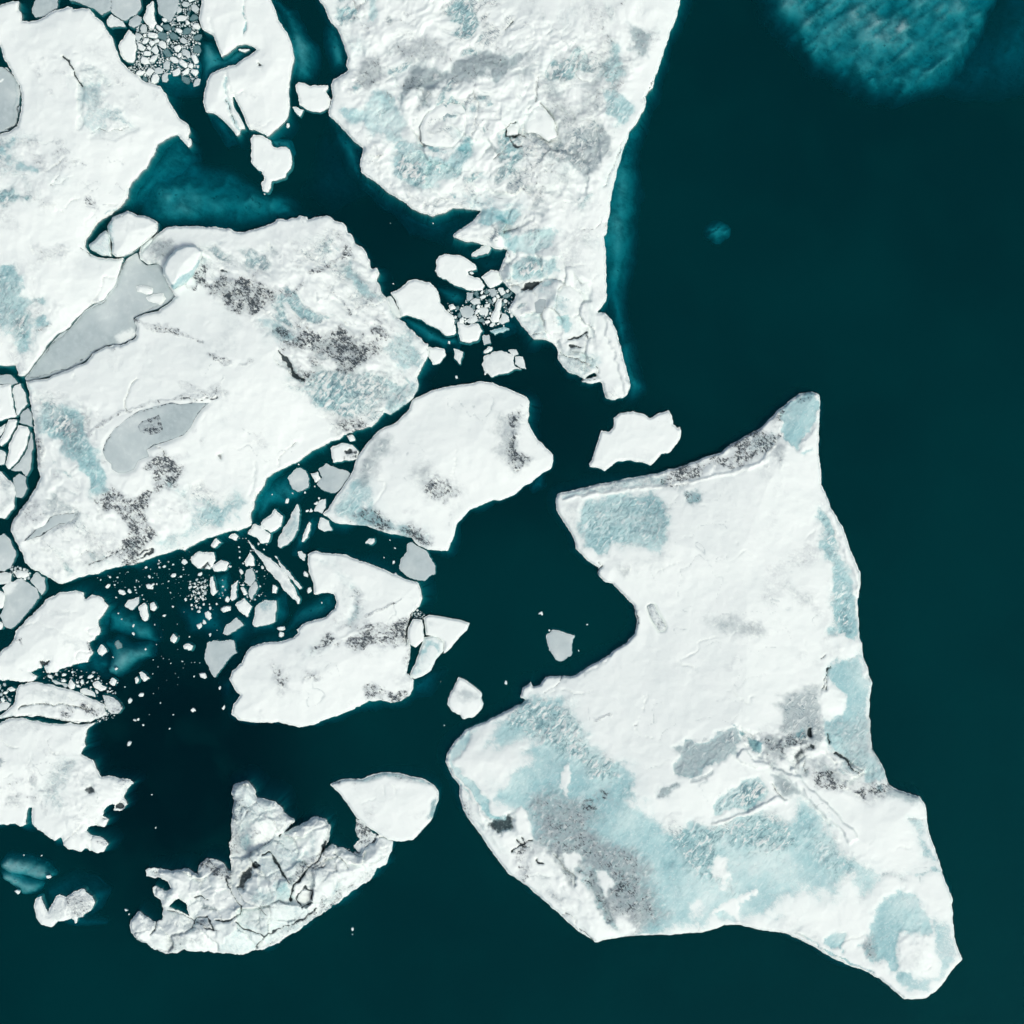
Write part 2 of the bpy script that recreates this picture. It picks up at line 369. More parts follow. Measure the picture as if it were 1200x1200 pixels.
def submerged_material():
    m, nt = newmat('submerged_ice'); k = N(nt)
    out = k.n('ShaderNodeOutputMaterial'); bs = k.n('ShaderNodeBsdfPrincipled')
    tc = k.n('ShaderNodeTexCoord').outputs['Object']
    a = k.noise(tc, .45, 6, .68); b = k.noise(tc, 1.3, 3, .5); c = k.noise(k.mapping(tc, 30, (1, 3.5, 1)), .9, 4, .6)
    col = k.mix(k.ss(.3, .65, a), (.22, .35, .39, 1), (.74, .91, .93, 1))
    col = k.mix(k.math('MULTIPLY', k.ss(.5, .65, c), .4), col, (.86, .93, .93, 1))
    col = k.mix(k.math('MULTIPLY', k.ss(.66, .74, b), .7), col, (.14, .19, .22, 1))
    k.l(col, bs.inputs['Base Color']); bs.inputs['Roughness'].default_value = .8
    k.l(bs.outputs[0], out.inputs[0]); return m
SUB = submerged_material()
def water_material():
    m, nt = newmat('glacial_water'); k = N(nt)
    out = k.n('ShaderNodeOutputMaterial')
    tc = k.n('ShaderNodeTexCoord').outputs['Object']
    big = k.noise(tc, .028, 3, .5, .4); mid = k.noise(tc, .16, 4, .55, .5); fine = k.noise(tc, 2.2, 3, .6)
    silt = k.mix(k.ss(.34, .66, big), (.0, .066, .080, 1), (.0, .086, .100, 1))
    # clearer, darker melt water in the lower left bay and round the middle bergs
    def blob(x, y, r, amt):
        vm = k.n('ShaderNodeVectorMath', operation='DISTANCE'); k.l(tc, vm.inputs[0]); vm.inputs[1].default_value = (*at(x, y, 0), 0)
        dd = k.math('ADD', vm.outputs['Value'], k.math('MULTIPLY', k.math('SUBTRACT', mid, .5), 6))
        return k.math('MULTIPLY', k.ss(r * U, r * U * .25, dd), amt)
    cl = k.math('MAXIMUM', blob(215, 900, 230, .85), k.math('MAXIMUM', blob(560, 450, 240, .45), blob(450, 230, 150, .35)))
    silt = k.mix(cl, silt, (.0, .018, .030, 1))
    silt = k.mix(k.math('MULTIPLY', k.ss(.45, .7, mid), .22), silt, (.0, .11, .12, 1))
    silt = k.mix(k.math('MULTIPLY', k.ss(.55, .75, fine), .18), silt, (.0, .13, .14, 1))
    df = k.n('ShaderNodeBsdfDiffuse'); k.l(silt, df.inputs[0])
    tr = k.n('ShaderNodeBsdfTransparent'); tr.inputs[0].default_value = (.93, .98, .99, 1)
    mx = k.n('ShaderNodeMixShader'); mx.inputs[0].default_value = .30; k.l(tr.outputs[0], mx.inputs[1]); k.l(df.outputs[0], mx.inputs[2])
    gl = k.n('ShaderNodeBsdfGlossy'); gl.inputs['Roughness'].default_value = .12; gl.inputs[0].default_value = (.10, .8, 1, 1)
    bp = k.n('ShaderNodeBump'); bp.inputs['Strength'].default_value = .35; bp.inputs['Distance'].default_value = .1
    k.l(k.noise(tc, 1.1, 4, .6), bp.inputs['Height']); k.l(bp.outputs[0], gl.inputs['Normal'])
    fr = k.n('ShaderNodeFresnel'); fr.inputs[0].default_value = 1.2; k.l(bp.outputs[0], fr.inputs['Normal'])
    m2 = k.n('ShaderNodeMixShader'); k.l(fr.outputs[0], m2.inputs[0]); k.l(mx.outputs[0], m2.inputs[1]); k.l(gl.outputs[0], m2.inputs[2])
    k.l(m2.outputs[0], out.inputs['Surface'])
    va = k.n('ShaderNodeVolumeAbsorption'); va.inputs['Color'].default_value = (.0, .755, .80, 1); va.inputs['Density'].default_value = 1.25
    k.l(va.outputs[0], out.inputs['Volume'])
    return m
WAT = water_material()
def bed_material():
    m, nt = newmat('lake_silt'); k = N(nt)
    out = k.n('ShaderNodeOutputMaterial'); bs = k.n('ShaderNodeBsdfPrincipled'); tc = k.n('ShaderNodeTexCoord').outputs['Object']
    k.l(k.mix(k.noise(tc, .05, 4), (.05, .055, .05, 1), (.10, .10, .09, 1)), bs.inputs['Base Color']); bs.inputs['Roughness'].default_value = .9
    k.l(bs.outputs[0], out.inputs[0]); return m
# ------------------------------------------------------------------ setting
def boxmesh(name, x, y, za, zb, mat):
    v = [(-x,-y,za),(x,-y,za),(x,y,za),(-x,y,za),(-x,-y,zb),(x,-y,zb),(x,y,zb),(-x,y,zb)]
    f = [(0,3,2,1),(4,5,6,7),(0,1,5,4),(1,2,6,5),(2,3,7,6),(3,0,4,7)]
    me = bpy.data.meshes.new(name); me.from_pydata(v, [], f); me.materials.append(mat)
    o = bpy.data.objects.new(name, me); C.objects.link(o); o['kind'] = 'structure'; return o
boxmesh('water', 3000, 3000, -30, 0, WAT)
boxmesh('lake_bed', 3100, 3100, -34, -31, bed_material())

def under(label, poly, top, deep, fall=14, cat='submerged ice', parent=None, seed=0, jag=5, lump=.7, name='submerged_ice', step=3, stripe=0, zmax=-.12):
    """ice lying wholly under the surface: crown at -top, dropping to -deep at its edge"""
    P = pts(poly); xs = [p[0] for p in P]; ys = [p[1] for p in P]; x0, y0 = min(xs) - 20, min(ys) - 20
    nx = int((max(xs) + 20 - x0) / step) + 2; ny = int((max(ys) + 20 - y0) / step) + 2
    gx, gy = np.meshgrid(x0 + np.arange(nx) * step, y0 + np.arange(ny) * step)
    s = sdf(gx, gy, P) + jag * fbm(gx, gy, 30, 4, seed + 5) + 4
    px, py, tris, be, nu = march(s, x0, y0, step)
    sv = sdf(px, py, P) + jag * fbm(px, py, 30, 4, seed + 5) + 4; sv = np.maximum(sv, 0)
    k = np.exp(-sv / fall)
    z = -(top + (deep - top) * k) - lump * (fbm(px, py, 34, 4, seed + 8) * .8 + .4) * (1 - k)
    if stripe:
        X = px * .8 - py * .6; Y = (px * .6 + py * .8) * 3.2; f = fbm(X, Y, 60, 4, seed + 15); z = z - stripe * np.abs(f) - .5 * stripe * sstep(.2, .6, fbm(X, Y, 16, 2, seed + 16))
    z = np.minimum(z, zmax)
    ex = U * (CAMZ) / CAMZ
    co = np.stack([(px - 600) * ex, (600 - py) * ex, z], 1)
    nb = len(px) - nu; q = co[nu:].copy(); q[:, 2] -= 1.5
    e0 = be[:, 0] - nu; e1 = be[:, 1] - nu; A, B = be[:, 0], be[:, 1]; Cc, D = len(co) + e0, len(co) + e1
    tris = np.concatenate([tris, np.stack([A, B, D], 1), np.stack([A, D, Cc], 1)])[:, ::-1]; co = np.concatenate([co, q])
    cx, cy = at(sum(xs) / len(xs), sum(ys) / len(ys), 0); loc = (cx, cy, -top)
    me = build_mesh(name, co - np.array(loc), tris, SUB)
    o = link(name, me, loc, parent)
    if parent is None: tag(o, label, cat)
    return o
#DATA
# ================================================================== the large bergs
def berg(label, *a, foots=(), parts=(), name='iceberg', cat='iceberg', **k):
    zs = [[] for _ in parts]
    k['sockets'] = [(p[1], zl, p[0] == 'melt_pond') for p, zl in zip(parts, zs) if not (p[0] == 'ice_slab' or p[2].get('fixed'))]
    k.setdefault('amb', .3)
    k['feats'] = [((f[0] + 'r', min(1, f[1] * 1.15)) + tuple(f[2:]) if 'g' in f[0] and 'r' not in f[0] and 's' not in f[0] else f) for f in k.get('feats', ())]
    o = ice(name, *a, **k); tag(o, label, cat)
    for f in foots: under(None, f[0], f[1], f[2], *(f[3:4] or (14,)), parent=o, name='submerged_foot', seed=len(f[0]))
    for p, zl in zip(parts, zs):
        q = dict(p[2]); q.pop('fixed', None)
        if zl: q['z0'] = zl[0] - (.16 if p[0] == 'melt_pond' else .12)
        ice(p[0], p[1], parent=o, **q)
    return o
# --- north-west berg
berg('broad snow covered berg along the upper left edge, with a narrow pointed spur',
 'P:-60,10 0,6 15,1 22,2 21,12 25,15 26,24 35,26 43,24 52,19 65,12 75,9 80,7 85,8 86,11 93,10 105,10 111,19 120,25 125,35 131,43 133,52 138,62 142,72 150,80 160,88 170,96 180,100 188,102 196,110 199,120 205,130 212,140 221,146 223,155 221,162 225,162 224,170 221,172 215,166 208,158 200,161 193,165 185,170 180,180 172,195 162,206 155,215 151,222 150,232 144,241 135,247 125,255 115,261 108,270 101,280 100,289 104,297 118,302 135,303 146,302 143,309 139,322 134,335 126,345 121,351 109,356 99,363 90,373 81,384 69,391 59,401 50,414 41,425 34,435 28,441 22,440 19,428 0,428 -60,430 -60,160 0,158 12,154 21,148 24,133 25,115 23,100 15,87 9,75 4,67 0,53 -20,46 -60,44',
 feats=[('b',.75,3,4,-.15,'a:370,330 480,370 490,410 475,500 500,480 560,520 625,595 540,615 430,625 380,580 370,480 380,400'),
  ('d',.35,3,3,0,'a:390,420 470,420 470,480 440,520 400,500'), ('rb',.7,2,3,0,'a:480,500 560,520 620,590 550,610 490,580'),
  ('s',1,2,2,.25,'a:370,335 430,325 480,360 478,385 440,380 390,400 370,380'), ('s',.9,2,2,.1,'a:500,560 560,570 600,595 540,612 500,600'),
  ('br',.8,4,6,-.1,'a:-60,650 60,650 60,720 120,770 180,800 120,790 60,765 0,750 -60,740'), ('rb',.45,5,5,0,'a:120,770 220,810 300,830 340,830 260,880 190,830'),
  ('r',.9,3,5,-.1,'a:-60,870 60,868 100,905 190,930 250,965 150,940 80,945 40,980 0,970 -60,960'), ('b',.7,3,5,0,'a:-60,870 60,868 100,905 150,930 80,945 30,975 -60,970'),
  ('d',.3,4,4,0,'a:10,1030 80,1050 140,1100 80,1080 30,1060'), ('d',.75,2,3,-.1,'a:410,930 450,930 450,965 400,980'),
  ('rd',.45,4,4,0,'f:190,370 250,360 300,350 300,410 230,440 140,440'), ('rb',.95,4,8,-.12,'f:-60,460 60,460 100,510 100,580 200,600 150,640 160,680 240,720 170,760 140,850 120,900 90,850 50,790 0,760 -60,760'),
  ('d',.32,4,8,-.1,'f:-60,460 60,460 100,510 100,580 200,600 150,640 160,680 240,720 170,760 140,850 120,900 90,850 50,790 0,760 -60,760'),
  ('b',.5,4,3,0,'f:400,350 480,300 520,340 525,400 440,380'), ('d',.3,5,6,0,'a:430,230 490,240 540,330 600,400 560,400 500,310')],
 lines=[('k',.8,1.2,-.2,'a:300,260 340,330 365,370 380,400'), ('g',.35,4,-.25,'a:380,400 375,500 370,600'), ('k',.35,.7,0,'a:365,335 430,325 480,360 485,410'),
  ('k',.5,.8,-.1,'a:430,615 550,608 625,595'), ('g',.3,4,-.1,'a:430,640 560,635 640,600'), ('k',.45,.7,0,'a:285,780 270,830 230,875 300,840 340,828'), ('d',.6,1.5,0,'a:330,760 380,750 410,780'),
  ('d',.6,2,0,'a:540,370 580,400'), ('k',.6,1,0,'f:375,360 410,385 425,400'), ('g',.5,3,-.1,'f:450,330 490,270 550,210'), ('b',.8,2,0,'f:500,200 545,185'), ('d',.5,1.5,0,'f:145,620 200,600'), ('d',.6,2,0,'f:170,745 240,720')],
 h=2.6, edge=.8, wide=45, seed=1, amb=.5, rug=[(.55,30,1.6,'P:-60,150 40,155 80,200 60,240 -60,260'),(.5,60,1.6,'P:80,60 120,70 155,130 150,160 90,155'),(.6,70,1.5,'P:-60,300 40,310 70,370 40,410 -60,400')], foots=[('P:190,165 210,158 226,180 215,205 180,225 160,240 150,255 140,248 150,225 165,200 180,178',.8,5,10)])
# --- grey-streaked central-west berg
berg('largest left hand berg, ash streaked, with two small frozen ponds on top',
 'P:162,297 170,288 178,283 183,275 195,267 205,264 g:80,262 200,265 280,270 300,285 345,290 400,275 440,265 485,245 500,230 535,230 580,225 605,215 640,215 645,230 690,215 730,205 750,215 760,230 800,245 825,265 830,290 850,305 865,340 900,355 920,385 930,420 945,460 965,455 975,480 965,520 985,555 1010,590 1040,660 1060,690 1100,715 1140,760 1180,780 1195,810 h:242,690 245,730 240,760 210,820 195,850 205,880 190,930 160,960 110,1000 70,1020 30,1005 j:1000,325 970,370 940,400 860,425 810,445 790,460 750,470 700,495 650,520 600,560 540,590 490,615 450,640 440,680 405,715 390,750 380,800 375,860 340,880 280,890 210,910 150,935 100,960 60,975 0,985 i:700,1020 620,1050 580,1050 500,1070 450,1090 380,1105 320,1125 280,1135 240,1115 200,1090 150,1070 120,1040 100,990 70,930 50,890 55,850 90,800 130,750 170,690 185,640 175,580 170,500 165,430 155,350 145,290 130,220 125,190 P:50,444 67,439 82,434 100,424 110,414 125,406 140,405 157,397 162,386 157,374 170,368 185,364 197,357 207,348 200,339 196,330 190,315 186,308 172,309 165,303',
 feats=[('g',.55,4,3,-.1,'f:700,330 760,315 820,340 830,380 760,430 710,440 700,380'), ('d',.55,3,3,0,'f:700,340 750,320 810,330 820,370 770,420 720,430 700,390'),
  ('bd',.5,2,1,-.1,'f:980,370 1010,340 1060,325 1030,350'),
  ('d',1,3,8,-.1,'P:232,310 255,312 282,315 300,322 305,332 320,342 310,350 300,360 295,367 275,360 260,352 245,342 225,335 220,330'),
  ('g',.35,5,8,0,'P:250,325 290,325 318,342 300,362 275,358 250,340'), ('s',.9,2,2,0,'P:243,312 258,318 260,330 245,333 238,322'),
  ('b',.7,3,4,-.1,'P:297,372 312,372 330,377 345,390 350,402 335,404 318,392'), ('t',.5,3,4,0,'P:318,380 335,385 345,398 332,398'),
  ('d',1,3,8,-.12,'P:325,385 345,390 360,385 375,395 385,407 387,395 400,392 412,407 425,400 440,412 436,427 412,432 395,428 380,420 362,412 345,410 332,404'),
  ('gd',.45,8,6,0,'P:380,400 430,405 440,425 400,440 370,425 350,412'),
  ('r',1,5,7,-.1,'P:335,420 350,440 375,437 400,430 425,432 450,425 460,437 452,457 445,475 435,492 410,500 395,490 380,478 360,457 347,452 343,435'),
  ('b',.85,5,7,0,'P:335,420 350,440 375,437 400,430 425,432 450,425 460,437 452,457 445,475 435,492 410,500 395,490 380,478 360,457 347,452 343,435'),
  ('s',.9,3,3,.1,'P:430,420 452,422 455,435 440,437 430,432'), ('s',.95,3,3,.15,'P:345,412 362,410 382,418 396,430 380,434 360,434 348,425'),
  ('d',.9,2,4,0,'P:343,435 360,440 366,434 372,440 360,452 350,448'), ('d',.7,3,4,0,'P:362,420 378,424 374,428 364,425'),
  ('dr',.8,3,4,-.1,'P:390,492 410,487 436,496 434,502 415,508 400,510 392,502'),
  ('rb',1,3,4,-.1,'P:450,475 452,462 465,455 485,447 491,457 485,470 470,479 460,486 450,480'), ('d',.55,3,3,0,'P:455,468 480,452 488,460 470,476 458,480'),
  ('b',.7,3,4,-.1,'P:400,310 410,307 425,330 440,340 452,350 447,355 430,350 417,335 405,320'), ('rd',.45,4,5,0,'P:405,312 425,330 448,348 440,356 422,345'),
  ('d',.75,3,4,0,'g:800,320 830,350 880,420 860,420 810,370'), ('rd',.5,4,5,0,'g:860,560 920,540 1000,600 920,620 880,600'),
  ('b',.8,4,6,-.1,'P:450,407 465,397 482,390 497,405 497,420 490,430 475,435 465,430 455,420'), ('r',.6,4,6,0,'P:450,407 465,397 482,390 497,405 497,420 490,430'),
  ('d',.85,3,5,0,'g:980,700 1040,760 1060,800 1000,810 960,790'), ('rb',.7,3,4,0,'g:1010,640 1060,690 1110,730 1150,780 1090,760 1040,700'),
  ('rb',.95,5,8,-.1,'P:37,460 50,457 65,472 82,477 100,482 100,492 92,505 100,520 117,530 122,550 125,570 112,575 100,560 92,545 82,532 70,517 50,505 42,487'),
  ('g',.4,8,8,0,'P:45,465 82,480 102,490 95,520 80,520 50,500'), ('d',.5,4,6,0,'i:280,480 330,330 410,340 370,460 390,520 340,540'),
  ('d',.95,3,8,-.1,'P:112,587 125,575 140,575 160,585 175,570 170,555 160,547 175,542 195,540 212,545 212,560 200,570 185,580 175,595 175,612 185,630 175,640 155,650 140,655 120,650 135,640 140,625 130,607 115,597'),
  ('s',.95,3,3,.1,'i:560,690 620,640 680,600 720,620 700,680 660,700 640,730'), ('s',.9,3,3,.1,'i:700,770 760,690 810,700 820,760 720,800'),
  ('rb',.75,5,7,-.1,'P:202,570 220,570 232,585 250,590 275,577 290,590 275,605 260,612 235,625 215,635 185,642 180,635 200,625 215,620 220,600 205,585'),
  ('gd',.35,5,8,0,'i:150,1040 300,1020 420,1040 360,1070 250,1080'), ('d',.5,3,6,0,'i:90,790 170,760 200,800 130,850 80,890 70,840'),
  ('d',.4,3,6,0,'i:440,890 520,900 560,960 480,1000 400,1040 380,990 440,1000'), ('k',.5,1.5,1,-.1,'i:1020,530 1040,530 1040,558 1025,555'),
  ('rd',.7,2,5,0,'i:160,430 180,420 200,520 190,590 175,560')],
 lines=[('d',.8,3,0,'P:362,320 385,312 400,302 407,287 400,280'), ('d',.8,2.5,0,'P:387,340 400,352 410,367'), ('d',.7,4,0,'P:327,342 342,345 355,335'),
  ('d',.75,3.5,0,'P:155,375 175,382 190,387 215,392 237,400'), ('d',.75,4,0,'P:242,412 257,420 270,425'), ('d',.7,3,0,'P:280,428 295,422'), ('d',.5,3,0,'P:262,440 255,455'),
  ('k',.8,2.2,-.2,'P:326,412 334,420 345,438 355,445'), ('d',.6,3,0,'P:102,510 120,497 140,485 165,475 190,470 225,465 250,462'), ('d',.5,5,0,'P:215,452 235,458 248,464'), ('k',.7,1,0,'i:860,270 960,275 1015,262'),
  ('k',.8,1,-.1,'i:590,1048 700,1000 715,970 640,1000'), ('k',.5,.8,0,'i:380,1000 400,980 430,985'), ('d',.6,2,0,'g:1000,700 1040,750'),
  ('k',.5,.8,0,'g:860,655 930,630 1005,620'), ('d',.6,2,0,'g:600,680 620,700'), ('k',.6,1.2,-.1,'i:600,1058 700,1030 820,985 930,950'), ('k',.6,1.2,0,'i:420,1050 520,1000 600,960'),
  ('g',.4,1.5,-.1,'j:390,560 400,640 370,720'), ('k',.7,1,0,'g:230,470 260,480'), ('d',.8,2.5,0,'f:880,540 920,560 960,430')],
 h=3.2, edge=.9, wide=50, seed=2, amb=.6, rug=[(.95,32,2.4,'P:225,300 330,290 390,262 430,290 500,400 480,470 400,510 345,450 300,370 240,345'),(.85,40,1.8,'P:35,450 110,470 130,570 220,560 290,590 200,640 80,672 20,640 40,560')], jag=1.5,
 parts=[('melt_pond','P:120,529 124,515 135,502 150,490 162,482 180,477 200,472 212,474 225,472 240,472 246,472 236,480 229,490 224,500 215,510 200,516 185,521 172,527 175,535 162,540 157,550 147,554 139,555 131,550 130,544 125,540',dict(base=dict(g=.85),h=.1,edge=.1,flat=True,z0=3.05,foot=1,step=1.5,jag=.5,lines=[('k',.6,1,0,'P:120,529 124,515 135,502 150,490 162,482 180,477 200,472 212,474 225,472 244,471 236,480 229,490 224,500 215,510 200,516 185,521 172,527')])),
        ('melt_pond','P:25,636 37,625 42,620 52,616 59,606 72,602 90,601 85,610 77,614 70,614 57,622 47,629 35,632',dict(base=dict(g=.8),h=.08,edge=.08,flat=True,z0=2.3,foot=1,step=1.5,jag=.6,lines=[('k',.6,1,0,'P:25,636 37,625 42,620 52,616 59,606 72,602 90,601 85,610 77,614 70,614 57,622 47,629 35,632')])),
        ('ice_block','P:160,499 168,492 177,488 187,484 190,492 192,502 188,509 176,511 163,508',dict(base=dict(d=.8,g=.7),h=.7,edge=.25,wide=8,z0=3.1,foot=1,step=1.2,amp=.2,asc=8,jag=1)),
        ])
